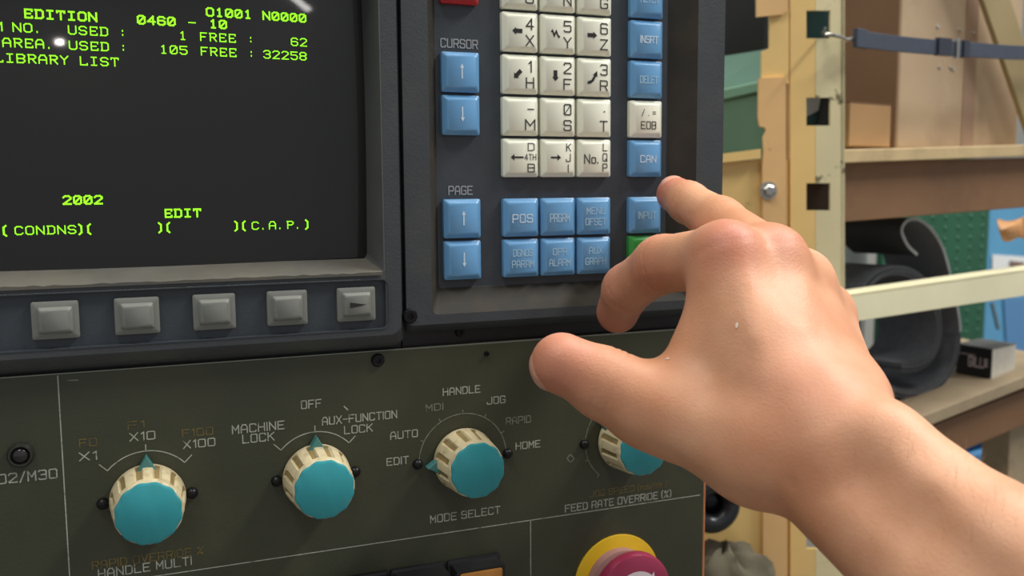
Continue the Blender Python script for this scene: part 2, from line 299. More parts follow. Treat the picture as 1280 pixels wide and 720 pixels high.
# soft keys
def key_mesh(name, wx, wz, y0, y1, y2, inset, m, dome=0.0):
    b = MB(); rs = []
    for (dx, Y, r) in ((0, y0, .0008), (0, y1, .0008), (.0004, y1 - .0003, .0010), (inset, y2 + .0003, .0012), (inset + .0004, y2, .0011)):
        rs.append(rrect(-wx + dx, wx - dx, -wz + dx, wz - dx, Y, r, 3))
    b.rings(rs, False, True); me = b.mesh(name, True, 0, 2, 50); me.materials.append(m); return me
b = MB(); hx_, hz_ = .0083, .0073
b.rings([rrect(-hx_ + d, hx_ - d, -hz_ + d, hz_ - d, Y, r, 3) for d, Y, r in ((0, YF + .0022, .0008), (0, YF + .0002, .0008), (.0004, YF - .0001, .0008), (.0021, YF - .0003, .0008), (.0028, YF - .0022, .0010), (.0034, YF - .0026, .0010))], False, True)
sk = b.mesh('soft_key', True, 0, 2, 40); sk.materials.append(skey_m)
for i, px in enumerate((None, None, 63.5, 167.5, 265, 357, 441)):
    p = at(px, 382, YF - .001) if px else None
    x = -0.1888 - 0.02935 * (2 - i)
    k = obj('soft_key', sk, None, disp); k.location = Vector((x, 0, -0.1292)); k.matrix_parent_inverse = wm(disp).inverted()
    if i in (6, 0):
        s_ = 1 if i == 6 else -1
        MB().add([(x - .0034 * s_, YF - .0028, -0.1304), (x - .0034 * s_, YF - .0028, -0.1280), (x + .0038 * s_, YF - .0028, -0.1292)], [(0, 1, 2)]).build('arrow', ink_blk, k)

# ---------------------------------------------------- keypad unit
kp = thing('keypad_unit', 'dark slate keypad unit with cream and blue keys right of the screen', 'keypad', (0.035, 0.06, -0.152))
YP = 0.0025; YB = -0.0050
fx0, fx1, fz0, fz1 = -0.0484, 0.1165, -0.1405, 0.060
b = MB()
b.rings([rrect(fx0, fx1 + .001, fz0 - .004, fz1 + .002, 0.085, .004), rrect(fx0, fx1 + .001, fz0 - .004, fz1 + .002, YB + .005, .004), rrect(fx0, fx1, fz0, fz1, YB, .003),
         rrect(-0.0365, 0.1010, -0.1362, 0.055, YB, .003)])
b.build('bezel', slate, kp, smooth=True)
b = MB().rings([rrect(-0.0365, 0.1010, -0.1362, 0.055, YB, .003), rrect(-0.0312, 0.0885, -0.1252, 0.050, YP, .002)])
b.build('bezel_slope', grime, kp, smooth=True, label='grimy sloped inner edge around the keys')
b = MB().rings([rrect(-0.0312, 0.0885, -0.1252, 0.050, YP, .002), rrect(-0.0310, 0.0883, -0.1250, 0.0498, YP + .0002, .002)], False, True)
b.build('key_plate', slate_d, kp)
# lower flange that meets the operator plate
for fa0, fa1, th in ((-0.300, -0.0488, disp), (-0.0482, 0.1175, kp)):
    MB().rings([rrect(fa0, fa1, -0.1560, -0.1380, 0.030, .001), rrect(fa0, fa1, -0.1560, -0.1380, 0.0040, .001)], False, True).build('flange', black_p, th)
fl = at(575, 415, .003); screw(fl.x, fl.z, .004, .0022, kp)
fl = at(512, 395, YB); screw(fl.x, fl.z, YB, .0034, kp)

W2 = .0187 / 2 * .945
kme = {c: key_mesh('key', W2, W2, YP, 0.0, -0.0022, .0016, m) for c, m in (('w', white_key), ('b', blue_key), ('r', red_key), ('g', green_key))}
YK = -0.0022
P_ = .019
def key(cx, cz, c):
    k = obj('key', kme[c], None, kp); k.location = (cx, 0, cz); k.matrix_parent_inverse = wm(kp).inverted(); return k
def lg_(k, body, dx, dz, h, wid=None, m=ink, bold=0.0):
    return legend(body, k.location.x + dx, k.location.z + dz, h, wid, YK, 0, m, k, 'C', bold, lift=0.00015)
def icon(k, poly, m=ink_blk):
    return MB().add([(k.location.x + a * .001, YK - .00016, k.location.z + c * .001) for a, c in poly], [tuple(range(len(poly)))]).build('icon', m, k)
def arrow(cx, cz, ang, L, hw, hl, sw):
    pts = [(-L, -sw), (L - hl, -sw), (L - hl, -hw), (L, 0), (L - hl, hw), (L - hl, sw), (-L, sw)]
    ca, sa = math.cos(math.radians(ang)), math.sin(math.radians(ang))
    return [(cx + a * ca - c * sa, cz + a * sa + c * ca) for a, c in pts]
HK = .93 / 2
def cxz(u, v): return ((u + HK) * P_, -(v + HK) * P_)
num = {(-1, 0): ('7', 'O', None), (-1, 1): ('8', 'N', None), (-1, 2): ('9', 'G', None), (0, 0): ('4', 'X', 180), (0, 1): ('5', 'Y', 'z'), (0, 2): ('6', 'Z', 0),
       (1, 0): ('1', 'H', 225), (1, 1): ('2', 'F', 270), (1, 2): ('3', 'R', 'c'), (2, 0): ('-', 'M', None), (2, 1): ('0', 'S', None), (2, 2): ('.', 'T', None)}
for (v, u), (n_, l_, ic) in num.items():
    x, z = cxz(u, v); k = key(x, z, 'w')
    if n_ == '-': icon(k, [(2.6, 2.9), (6.0, 2.9), (6.0, 3.4), (2.6, 3.4)], ink)
    elif n_ == '.': icon(k, [(4.0, 2.6), (4.7, 2.6), (4.7, 3.3), (4.0, 3.3)], ink)
    else:
        lg_(k, n_, 4.0e-3, 3.4e-3, .0047, .0034 if n_ != '1' else .0012, ink)
        if n_ == '0': icon(k, [(2.2, 1.2), (2.6, 1.0), (5.8, 5.6), (5.4, 5.8)], ink)
    lg_(k, l_, 4.0e-3, -3.9e-3, .0045, .0036 if l_ not in 'M' else .0046, ink)
    if isinstance(ic, int): icon(k, arrow(-2.2, 0.2 if ic in (0, 180) else -0.2, ic, 2.5, 1.7, 1.9, 0.95))
    elif ic == 'z': icon(k, [(-4.6, 0.6), (-3.6, 2.0), (-2.7, 0.0), (-1.7, 1.9), (-0.6, -0.6), (0.3, -1.2), (-0.4, -2.2), (-1.0, -1.4), (-1.8, 0.2), (-2.8, -2.0), (-3.7, 0.4)])
    elif ic == 'c': icon(k, [(-4.6, -2.2), (-2.6, -1.5), (-1.2, 0.6), (-1.8, 1.0), (0.4, 2.8), (0.6, 0.0), (-0.1, 0.3), (-1.4, -2.0), (-3.0, -3.2), (-4.6, -3.4)])
x, z = cxz(0, 3); k = key(x, z, 'w'); lg_(k, 'D', 4.4e-3, 5.0e-3, .0033, .0030); lg_(k, '4TH', 4.0e-3, 0.3e-3, .0026, .0056); lg_(k, 'B', 4.4e-3, -4.7e-3, .0036, .0032)
icon(k, arrow(-2.6, 0.2, 180, 3.2, 1.5, 1.8, 0.4))
x, z = cxz(1, 3); k = key(x, z, 'w'); lg_(k, 'K', 4.6e-3, 4.9e-3, .0034); lg_(k, 'J', 4.4e-3, 0.1e-3, .0034); lg_(k, 'I', 4.4e-3, -4.9e-3, .0034)
icon(k, arrow(-2.0, 0.2, 0, 2.6, 1.5, 1.8, 0.4))
x, z = cxz(2, 3); k = key(x, z, 'w'); lg_(k, 'L', 4.8e-3, 5.2e-3, .0034); lg_(k, 'Q', 4.8e-3, 0.4e-3, .0034); lg_(k, 'P', 4.8e-3, -4.4e-3, .0034); lg_(k, 'No.', -2.6e-3, -0.4e-3, .0040, .0070)
PZ = -0.0846
for (u, v, t1, t2, m_) in ((0, 0, 'POS', None, pale_ink), (1, 0, 'PRGRM', None, pale_faded), (2, 0, 'MENU', 'OFSET', pale_faded), (0, 1, 'DGNOS', 'PARAM', pale_faded), (1, 1, 'OPR', 'ALARM', pale_faded), (2, 1, 'AUX', 'GRAPH', pale_faded)):
    k = key((u + HK) * P_, PZ - (v + HK) * P_, 'b')
    if t2: lg_(k, t1, 0, 2.6e-3, .0030, .0095 if len(t1) > 3 else .007, m_); lg_(k, t2, 0, -2.6e-3, .0030, .0108, m_)
    else: lg_(k, t1, 0, -0.4e-3, .0036, .0098, m_)
XR = 0.0750
for (v, t1, c) in ((-1, 'ALTER', 'b'), (0, 'INSRT', 'b'), (1, 'DELET', 'b'), (2, 'EOB', 'w'), (3, 'CAN', 'b')):
    k = key(XR, -(v + HK) * P_, c)
    if c == 'w': lg_(k, '/ . =', 0.4e-3, 3.0e-3, .0028, .0076); lg_(k, 'EOB', 0.3e-3, -3.0e-3, .0034, .0080)
    else: lg_(k, t1, 0.3e-3, -0.2e-3, .0032, .0095 if v < 3 else .0085, pale_ink if v in (0, 3) else pale_faded)
k = key(XR, PZ - HK * P_, 'b'); lg_(k, 'INPUT', 0, 0, .0032, .0098, pale_faded)
k = key(XR, PZ - (1 + HK) * P_, 'g'); lg_(k, 'OUTPT', 0, 2.6e-3, .003, .0098, pale_ink); lg_(k, 'START', 0, -2.6e-3, .003, .0098, pale_ink)
XL = -0.0289 + HK * P_
key(XL, 0.0195 - HK * P_ + .0001, 'r')
for (z, a) in ((-0.0191, 90), (-0.0381, -90), (PZ, 90), (PZ - P_, -90)):
    k = key(XL, z - HK * P_, 'b'); icon(k, arrow(0, 0.3, a, 3.3, 1.0, 1.9, 0.32), pale_ink)
legend('CURSOR', XL + .0004, -0.0150, .0036, .0172, YP, 0, grey_ink, kp)
legend('PAGE', XL + .0002, -0.0806, .0036, .0112, YP, 0, grey_ink, kp)

# ---------------------------------------------------- operator panel
op = thing('operator_panel', 'olive green operator panel with teal rotary knobs under the screen', 'control panel', (-0.1, 0.015, -1.05))
olive = mat('olive_paint', (62, 64, 46), 0.42, var=0.10, var_scale=22, dirt=(92, 88, 62), dirt_amt=0.3, dirt_scale=12, dirt_lo=0.5, dirt_hi=0.75, bump=0.12, bump_scale=700)
edge_m = mat('highlit_plate_edge', (140, 144, 130), 0.4, metal=0.3)
orange = mat('orange_paint', (196, 120, 72), 0.5, var=0.1, var_scale=40)
leg_w = mat('worn_white_legend', (172, 174, 160), 0.6, var=0.2, var_scale=300, dirt=(90, 90, 72), dirt_amt=0.85, dirt_scale=330, dirt_lo=0.55, dirt_hi=0.68)
leg_d = mat('faint_white_legend', (132, 134, 118), 0.6, var=0.2, var_scale=300, dirt=(80, 82, 62), dirt_amt=0.9, dirt_scale=330, dirt_lo=0.5, dirt_hi=0.64)
leg_g = mat('faded_gold_legend', (120, 102, 52), 0.6, dirt=(80, 80, 58), dirt_amt=0.9, dirt_scale=300, dirt_lo=0.46, dirt_hi=0.62)
cream_k = mat('cream_knob', (206, 192, 154), 0.42, var=0.08, var_scale=120, dirt=(150, 130, 88), dirt_amt=0.6, dirt_scale=160, dirt_lo=0.52, dirt_hi=0.7)
slot_k = mat('grimy_knob_slot', (142, 122, 78), 0.6, var=0.15, var_scale=200)
teal = mat('teal_knob_cap', (48, 150, 158), 0.36, var=0.05, var_scale=60, dirt=(60, 140, 140), dirt_amt=0.5, dirt_scale=90)
teal_d = mat('worn_teal_pointer', (70, 128, 124), 0.5)
lens_m = mat('amber_lens', (150, 100, 40), 0.35, var=0.12, var_scale=90)
yellow = mat('yellow_disc', (214, 172, 20), 0.45, var=0.05, var_scale=60)
redm = mat('magenta_red_button', (138, 42, 70), 0.28, var=0.06, var_scale=60)
redn = mat('dull_pink_collar', (150, 112, 110), 0.4)
white_m = mat('white_print', (214, 200, 204), 0.5)
chrome = mat('dull_chrome', (170, 170, 168), 0.3, metal=0.9)
PT = -0.1518; PXR = 0.1118
b = MB().box(-0.345, PXR, 0.0, 0.0022, -0.40, PT)
plate = b.build('plate', olive, op, bevel=.0004)
MB().box(-0.345, PXR, 0.0001, 0.0021, PT - .0001, PT + .0003).build('plate_edge', edge_m, op)  # paler strip along the top edge, the highlight put into its colour
b = MB().box(-0.35, PXR + .0028, 0.0022, 0.030, -1.05, -0.1562); b.build('enclosure', orange, op, bevel=.0008)
def line(x0, z0, x1, z1, w_=.00045, m=leg_w, name='printed_line'):
    d = Vector((x1 - x0, 0, z1 - z0)); n_ = Vector((-d.z, 0, d.x)).normalized() * w_ / 2
    a, c = Vector((x0, -.00012, z0)), Vector((x1, -.00012, z1))
    return MB().add([a - n_, c - n_, c + n_, a + n_], [(0, 1, 2, 3)]).build(name, m, op)
line(-0.1898, PT - .0005, -0.1898, -0.40); line(-0.1898, -0.2403, 0.1095, -0.2403); line(0.0130, -0.2403, 0.0130, -0.40)
def arc(cx, cz, r, a0, a1, m=leg_w, w_=.00045, ticks=(), tl=.0028):
    n_ = 40; rs = []
    mb = MB()
    for rr in (r - w_ / 2, r + w_ / 2): rs.append([(cx + rr * math.cos(math.radians(a0 + (a1 - a0) * i / n_)), -.00012, cz + rr * math.sin(math.radians(a0 + (a1 - a0) * i / n_))) for i in range(n_ + 1)])
    mb.rings(rs, closed=False)
    for t in ticks:
        ca, sa = math.cos(math.radians(t)), math.sin(math.radians(t))
        p, q = Vector((cx + r * ca, -.00012, cz + r * sa)), Vector((cx + (r + tl) * ca, -.00012, cz + (r + tl) * sa)); n2 = Vector((-sa, 0, ca)) * w_ / 2
        mb.add([p - n2, q - n2, q + n2, p + n2], [(0, 1, 2, 3)])
    return mb.build('dial_arc', m, op)

def knob(cx, cz, point, so_=.0222, name='rotary_knob'):
    N_ = 12; per = 10
    def gear(r, depth, ph=0):
        out = []
        for i in range(N_ * per):
            a = 2 * math.pi * i / (N_ * per) + ph; s_ = (i % per) in (3, 4, 5, 6)
            rr = r - (depth if s_ else 0); out.append((cx + rr * math.cos(a), 0, cz + rr * math.sin(a)))
        return out
    def ring(r, depth, h): return [(x, -h, z) for x, _, z in gear(r, depth)]
    mb = MB()
    prof = [(.0147, 0, .0008), (.0149, 0, .0016), (.0147, 0, .0032), (.0146, .0009, .0035), (.0135, .0009, .0166), (.0133, 0, .0170), (.0130, .0003, .0190), (.0122, .0003, .0197)]
    mb.rings([ring(r, d, h) for r, d, h in prof], True, True)
    # slot floors take the grime material
    me_faces = []
    n_ = N_ * per; cnt = 0
    for fi, f in enumerate(mb.f):
        if len(f) == 4:
            k_, i_ = divmod(cnt, n_); cnt += 1
            if 2 <= k_ <= 4 and (i_ % per) in (3, 4, 5) : mb.m[fi] = 1
    body = mb.build(name, [cream_k, slot_k], op, smooth=True, angle=35)
    cp = MB(); rs = []
    for r, h in ((.0125, .0190), (.0128, .0200), (.0126, .0209), (.0118, .0214)):
        rs.append([(cx + (r - .00022 * (1 + math.cos(N_ * t))) * math.cos(t), -h, cz + (r - .00022 * (1 + math.cos(N_ * t))) * math.sin(t)) for t in [2 * math.pi * i / 96 for i in range(96)]])
    cp.rings(rs, False, True); cp.build('knob_cap', teal, body, smooth=True, label='teal knob cap')
    a = math.radians(point); d = Vector((math.cos(a), 0, math.sin(a))); t = Vector((-d.z, 0, d.x)); c = Vector((cx, 0, cz))
    MB().prism([c + d * .0122 + t * .0040 - Vector((0, .0004, 0)), c + d * .0190 - Vector((0, .0004, 0)), c + d * .0122 - t * .0040 - Vector((0, .0004, 0))], (0, -.0050, 0)).build('pointer', teal_d, body, bevel=.0004)
    for s_ in (-1, 1):
        MB().lathe((cx + s_ * so_, 0, cz), (0, -1, 0), [(.0024, 0), (.0024, .0010), (.0018, .0021), (.0007, .0027)], 16).build('dial_screw', screw_m, op, smooth=True)
    return body
KZ = -0.2056
KX = (-0.1588, -0.0895, -0.0210, 0.0640)
k1 = knob(KX[0], KZ - .0008, 90, .0172); k1['label'] = 'handle multiplier knob, leftmost'
k2 = knob(KX[1], KZ, 90, .0172); k3 = knob(KX[2], KZ, 184); k4 = knob(KX[3], KZ, 140)
arc(KX[0], KZ - .0008, .0200, 42, 138, ticks=(90,)); arc(KX[1], KZ, .0200, 42, 138, ticks=(90,))
for kx, kz in ((KX[0], KZ - .0008), (KX[1], KZ)):
    for s_ in (-1, 1):
        a = math.radians(90 + s_ * 48); p = Vector((kx + .02 * math.cos(a), 0, kz + .02 * math.sin(a)))
        line(p.x, p.z, p.x - s_ * .0030, p.z + .0030)
arc(KX[2], KZ, .0215, 2, 182, leg_d, ticks=(2, 28, 60, 90, 120, 152, 182), tl=.0018)
arc(KX[3], KZ, .0215, -50, 230, leg_d, ticks=range(-50, 231, 28), tl=.0016)
def T(s, px, py, h, wid=None, m=leg_w, rot=0, align='C'):
    p = at(px, py, 0); return legend(s, p.x, p.z, h, wid, 0.0, rot, m, op, align, bold=0.008)
T('X1', 110, 570, .0032, .0062); T('X10', 178, 545, .0032, .0095); T('X100', 249, 554, .0032, .0125)
T('F0', 110, 553, .0030, .0062, leg_g); T('F1', 170, 531, .0030, .0060, leg_g); T('F100', 247, 540, .0030, .0120, leg_g)
T('RAPID OVERRIDE %', 186, 697, .0032, .0430, leg_g); T('HANDLE MULTI', 182, 709, .0034, .0360)
T('M02/M30', 28, 596, .0036, .0245, leg_w)
T('OFF', 389, 505, .0034, .0085); T('MACHINE', 323, 534, .0034, .0215); T('LOCK', 323, 547, .0034, .0130); T('AUX-FUNCTION', 450, 522, .0033, .0335); T('LOCK', 448, 536, .0033, .0125)
T('HANDLE', 577, 488, .0032, .0180); T('MDI', 543, 509, .0030, .0080, leg_d); T('JOG', 620, 500, .0032, .0090); T('AUTO', 505, 543, .0032, .0125); T('RAPID', 648, 525, .0032, .0125, leg_d)
T('EDIT', 497, 576, .0032, .0100); T('HOME', 660, 556, .0032, .0125); T('MODE SELECT', 582, 643, .0034, .0345)
T('FEED RATE OVERRIDE (%)', 774, 626, .0034, .0600); T('JOG SPEED (mm/min)', 786, 611, .0030, .0440, leg_g); T('0', 713, 573, .0032, .0026, leg_d, 40)
# indicator lamp
lp = at(26, 568, 0)
lamp = MB().lathe((lp.x, 0, lp.z), (0, -1, 0), [(.0049, 0), (.0049, .0014), (.0042, .0026), (.0036, .0026), (.0033, .0010)], 28).build('indicator_lamp', mat('worn_black_ring', (66, 66, 60), 0.35, metal=0.5), op, smooth=True)
MB().lathe((lp.x, 0, lp.z), (0, -1, 0), [(.0033, .0005), (.0031, .0016), (.0022, .0026), (.0006, .0030)], 20).build('lens', mat('dark_lens', (46, 42, 42), 0.15), lamp, smooth=True)
s_ = at(472, 450, 0); screw(s_.x, s_.z, 0, .0030, op)
s_ = at(608, 442, 0); screw(s_.x, s_.z, 0, .0012, op)
sp = at(432, 510, 0); line(sp.x - .0008, sp.z + .001, sp.x + .001, sp.z - .001, .0005, leg_w, 'scratch')
sp = at(91, 475, 0); line(sp.x - .002, sp.z, sp.x + .002, sp.z - .0002, .0005, leg_d, 'scratch')
# illuminated push buttons along the bottom
for i in range(5):
    p = at(602, 694, -.012); x1 = p.x + .0118 - i * .0272; x0 = x1 - .0240; zt = -0.2548; zb = zt - .0236
    fr = MB().rings([rrect(x0 - .0012, x1 + .0012, zb - .0012, zt + .0012, 0, .001, 2), rrect(x0 - .0012, x1 + .0012, zb - .0012, zt + .0012, -.002, .001, 2), rrect(x0, x1, zb, zt, -.0024, .001, 2), rrect(x0, x1, zb, zt, -.0120, .001, 2),
                     rrect(x0 + .0012, x1 - .0012, zb + .0012, zt - .0012, -.0120, .001, 2), rrect(x0 + .0013, x1 - .0013, zb + .0013, zt - .0013, -.0105, .001, 2)], False, True).build('push_button', black_p, op, smooth=True)
    MB().rings([rrect(x0 + .0015, x1 - .0015, zb + .0015, zt - .0015, -.0104, .001, 2), rrect(x0 + .0015, x1 - .0015, zb + .0015, zt - .0015, -.0122, .001, 2), rrect(x0 + .0022, x1 - .0022, zb + .0022, zt - .0022, -.0128, .001, 2)], False, True).build('lens', lens_m, fr, smooth=True, label='amber button lens')
# emergency stop
ex, ez = at(771, 725, 0).x, at(771, 725, 0).z
es = MB().lathe((ex, 0, ez), (0, -1, 0), [(.0240, 0), (.0240, .0008), (.0236, .0011)], 64).build('emergency_stop', yellow, op, smooth=True, label='yellow disc of the emergency stop')
MB().lathe((ex, 0, ez), (0, -1, 0), [(.0175, .0008), (.0175, .0060), (.0150, .0070), (.0150, .0120)], 40).build('collar', redn, es, smooth=True)
hd = MB().lathe((ex, 0, ez), (0, -1, 0), [(.0155, .0110), (.0192, .0122), (.0206, .0142), (.0206, .0172), (.0198, .0192), (.0168, .0204), (.0080, .0210), (.0005, .0212)], 56).build('mushroom_button', redm, es, smooth=True, label='magenta red mushroom button')
for k_ in range(2):
    a0 = 48 + 180 * k_; mb = MB(); rs = []
    hy = lambda r: -(.0211 - .0006 * (r / .016) ** 2) - .0002
    for rr in (.0098, .0126): rs.append([(ex + rr * math.cos(math.radians(a0 + 118 * i / 24)), hy(rr), ez + rr * math.sin(math.radians(a0 + 118 * i / 24))) for i in range(25)])
    mb.rings(rs, closed=False)
    ca = lambda r, a: (ex + r * math.cos(math.radians(a)), hy(r) - .0001, ez + r * math.sin(math.radians(a)))
    mb.add([ca(.0078, a0 + 2), ca(.0146, a0 + 2), ca(.0110, a0 - 26)], [(0, 1, 2)]); mb.build('arrow', white_m, hd)

# ================================================================== PERSON: right hand and forearm, one continuous skin
def hj(px, py, dep):      # joint: measured pixel and distance (mm) -> point in millimetres, axes right / up / away
    return np.array([(px - 640) / FPX * dep, -(py - 360) / FPX * dep, dep])
H0 = np.array([-10.0, -190.0, 175.0]); H1 = np.array([262.0, 72.0, 468.0]); VX = 1.1
HN = np.ceil((H1 - H0) / VX).astype(int)
def newf(): return np.full(HN, 60.0, np.float32)
def smin(a, b, k):
    h = np.clip(0.5 + 0.5 * (b - a) / k, 0, 1)
    return b + (a - b) * h - k * h * (1 - h)
def subbox(pts, rads, mg):
    lo = np.min([p - r for p, r in zip(pts, rads)], 0) - mg; hi = np.max([p + r for p, r in zip(pts, rads)], 0) + mg
    i0 = np.clip(((lo - H0) / VX).astype(int), 0, HN); i1 = np.clip(((hi - H0) / VX).astype(int) + 2, 0, HN)
    sl = tuple(slice(a, b) for a, b in zip(i0, i1))
    g_ = np.meshgrid(*[H0[d] + VX * np.arange(i0[d], i1[d]) for d in range(3)], indexing='ij')
    return sl, np.stack(g_, -1).astype(np.float32)
def cone(F, a, b, ra, rb, k=3.0):
    a, b = np.asarray(a, float), np.asarray(b, float)
    sl, P = subbox([a, b], [ra, rb], k + 14)
    if 0 in P.shape: return
    ba = (b - a).astype(np.float32); L2 = float(ba @ ba) or 1e-6
    h = np.clip(((P - a.astype(np.float32)) @ ba) / L2, 0, 1)
    d = np.linalg.norm(P - a.astype(np.float32) - h[..., None] * ba, axis=-1) - (ra + (rb - ra) * h)
    F[sl] = smin(F[sl], d, k)
def ball(F, c, r, k=4.0): cone(F, c, np.asarray(c) + [0, 0, .01], r, r, k)

def chain(F, pts, rads, k=3.0):
    for i in range(len(pts) - 1): cone(F, pts[i], pts[i + 1], rads[i], rads[i + 1], k)
# ---- joints
Wr = hj(1034, 561, 322)
iM, mM, rM, pM = hj(905, 323, 358), hj(961, 326, 368), hj(998, 353, 382), hj(1029, 393, 392)
iB, mB, rB, pB = hj(975, 520, 329), hj(1005, 512, 330), hj(1034, 505, 334), hj(1052, 505, 340)
index_ = [iM, hj(828, 330, 390), hj(784, 361, 411), hj(772, 390, 424)]
middle_ = [mM, hj(900, 278, 404), hj(860, 253, 431), hj(843, 243, 448)]
ring_ = [rM, hj(968, 350, 420), hj(950, 380, 432), hj(948, 398, 426)]
pinky_ = [pM, hj(1003, 388, 424), hj(985, 412, 434), hj(982, 430, 428)]
tC, tM, tI, tT = hj(950, 563, 330), hj(842, 518, 345), hj(757, 480, 349), hj(703, 453, 350)
# ---- palm, wrist, forearm
Fp = newf()
for a, b, ra, rb in ((iM, iB, 13.6, 16), (mM, mB, 13.6, 17), (rM, rB, 12.6, 16.5), (pM, pB, 11.8, 15)): cone(Fp, a, b, ra, rb, 9)
for a, b, ra, rb in ((iM, mM, 12.8, 12.8), (mM, rM, 13.0, 12.4), (rM, pM, 12.4, 11.6)): cone(Fp, a * .94 + iB * .06, b * .94 + iB * .06, ra, rb, 7)
cone(Fp, tC, iM * .45 + iB * .55, 17, 13, 12)                       # first dorsal muscle between thumb and index
cone(Fp, tM + [5, 6, 4], iM * .8 + iB * .2 + np.array([-2, -4, 2]), 13.5, 13, 10)                        # thumb web
cone(Fp, tC, Wr + [-4, 0, 4], 17, 18, 9)
fa = hj(1200, 702, 284) - Wr; fa /= np.linalg.norm(fa)               # forearm direction
vd = Wr / np.linalg.norm(Wr); sd = np.cross(fa, vd); sd /= np.linalg.norm(sd)   # side direction across the forearm
if sd[1] < 0: sd = -sd
for s_, rw in ((1, 16.6), (-1, 16.6)):
    cone(Fp, Wr + sd * 9.8 * s_, Wr + fa * 60 + sd * 10.5 * s_, rw, rw + 1.6, 8)
    cone(Fp, Wr + fa * 60 + sd * 10.5 * s_, Wr + fa * 150 + sd * 14 * s_, rw + 1.6, rw + 9, 8)
    cone(Fp, Wr + fa * 150 + sd * 14 * s_, Wr + fa * 260 + sd * 14 * s_, rw + 9, rw + 12, 8)
cone(Fp, Wr, pB, 18, 15.5, 10); cone(Fp, Wr, mB, 19, 17, 10)
ball(Fp, Wr + sd * 14.5 + fa * 12 - vd * 7, 10.5, 9)                     # head of the ulna
# knuckles and extensor tendons on the back of the hand
for m_, b_, r_ in ((iM, iB, 8.6), (mM, mB, 7.4), (rM, rB, 7), (pM, pB, 6.4)):
    n_ = np.array([0.10, 0.45, -0.88]); ball(Fp, m_ + n_ * 5.6, r_, 8)
    cone(Fp, m_ + n_ * 10.0, b_ * .8 + m_ * .2 - vd * 13.2, 2.4, 2.2, 5)
# ---- fingers
Fh = Fp
def finger(pts, r, kroot):
    F = newf(); chain(F, pts, r, 4)
    # softly swollen joints, pads
    pass
    return F
for pts, r, k_ in ((pinky_, (10.5, 9, 8, 7.2), 8), (ring_, (12, 10.3, 9.2, 8.4), 8), (middle_, (12.6, 10.6, 9.2, 8.6), 8), (index_, (12.8, 11.6, 10.4, 9.6), 8)):
    Fh = smin(Fh, finger(pts, r, k_), 5)
Ft = newf(); chain(Ft, [tC, tM, tI, tT], [17.5, 16.0, 13.2, 11.0], 4); ball(Ft, tM * .5 + tI * .5 + np.array([2, -3, 0]), 14.6, 5); ball(Ft, tT + [-1.0, -1.0, 2], 10.6, 3)
Fh = smin(Fh, Ft, 9)
# ---- surface nets
def surface_nets(F):
    ins = F < 0; nx_, ny_, nz_ = F.shape
    cs = np.zeros((nx_ - 1, ny_ - 1, nz_ - 1), np.uint8)
    for i in (0, 1):
        for j in (0, 1):
            for k in (0, 1): cs += ins[i:nx_ - 1 + i, j:ny_ - 1 + j, k:nz_ - 1 + k]
    act = np.argwhere((cs > 0) & (cs < 8)); idx = -np.ones(cs.shape, np.int64); idx[tuple(act.T)] = np.arange(len(act))
    acc = np.zeros((len(act), 3)); cnt = np.zeros(len(act))
    corners = [(i, j, k) for i in (0, 1) for j in (0, 1) for k in (0, 1)]
    for c0 in corners:
        for ax in range(3):
            if c0[ax]: continue
            c1 = list(c0); c1[ax] = 1
            f0 = F[tuple((act + c0).T)]; f1 = F[tuple((act + c1).T)]; cr = (f0 < 0) != (f1 < 0)
            t = np.where(cr, f0 / np.where(cr, f0 - f1, 1), 0); p = np.array(c0, float)[None].repeat(len(act), 0); p[:, ax] = t
            acc[cr] += p[cr]; cnt[cr] += 1
    V = act + acc / cnt[:, None]; quads = []
    for ax in range(3):
        a1, a2 = (ax + 1) % 3, (ax + 2) % 3
        s0 = [slice(None)] * 3; s1 = [slice(None)] * 3; s0[ax] = slice(0, -1); s1[ax] = slice(1, None)
        cr = np.argwhere(ins[tuple(s0)] != ins[tuple(s1)])
        ok = (cr[:, a1] > 0) & (cr[:, a2] > 0) & (cr[:, a1] < F.shape[a1] - 1) & (cr[:, a2] < F.shape[a2] - 1); cr = cr[ok]
        e1 = np.zeros(3, int); e1[a1] = 1; e2 = np.zeros(3, int); e2[a2] = 1
        q = np.stack([idx[tuple((cr - e1 - e2).T)], idx[tuple((cr - e2).T)], idx[tuple(cr.T)], idx[tuple((cr - e1).T)]], 1)
        fl = ~ins[tuple(cr.T)]; q[fl] = q[fl][:, ::-1]; quads.append(q)
    return V, np.concatenate(quads)
# close the field at the grid border so that the arm ends in a cap
for ax in range(3):
    for e in (0, -1):
        s_ = [slice(None)] * 3; s_[ax] = e; Fh[tuple(s_)] = np.maximum(Fh[tuple(s_)], 0.6)
HV, HQ = surface_nets(Fh); HV = H0 + HV * VX
# normals from the field, then fine relief: creases, wrinkles
def vnormals(V, Q):
    n_ = np.cross(V[Q[:, 2]] - V[Q[:, 0]], V[Q[:, 3]] - V[Q[:, 1]]); out = np.zeros_like(V)
    for c in range(4): np.add.at(out, Q[:, c], n_)
    return out / np.maximum(np.linalg.norm(out, axis=1, keepdims=True), 1e-9)
def relax(V, Q, it):
    E_ = np.concatenate([Q[:, [0, 1]], Q[:, [1, 2]], Q[:, [2, 3]], Q[:, [3, 0]]]); deg = np.zeros(len(V)); np.add.at(deg, E_[:, 0], 1); np.add.at(deg, E_[:, 1], 1)
    for i in range(it):
        s_ = np.zeros_like(V); np.add.at(s_, E_[:, 0], V[E_[:, 1]]); np.add.at(s_, E_[:, 1], V[E_[:, 0]]); V = V + (0.5 if i % 2 == 0 else -0.52) * (s_ / deg[:, None] - V)
    return V
HV = relax(HV, HQ, 6)
HNm = vnormals(HV, HQ)
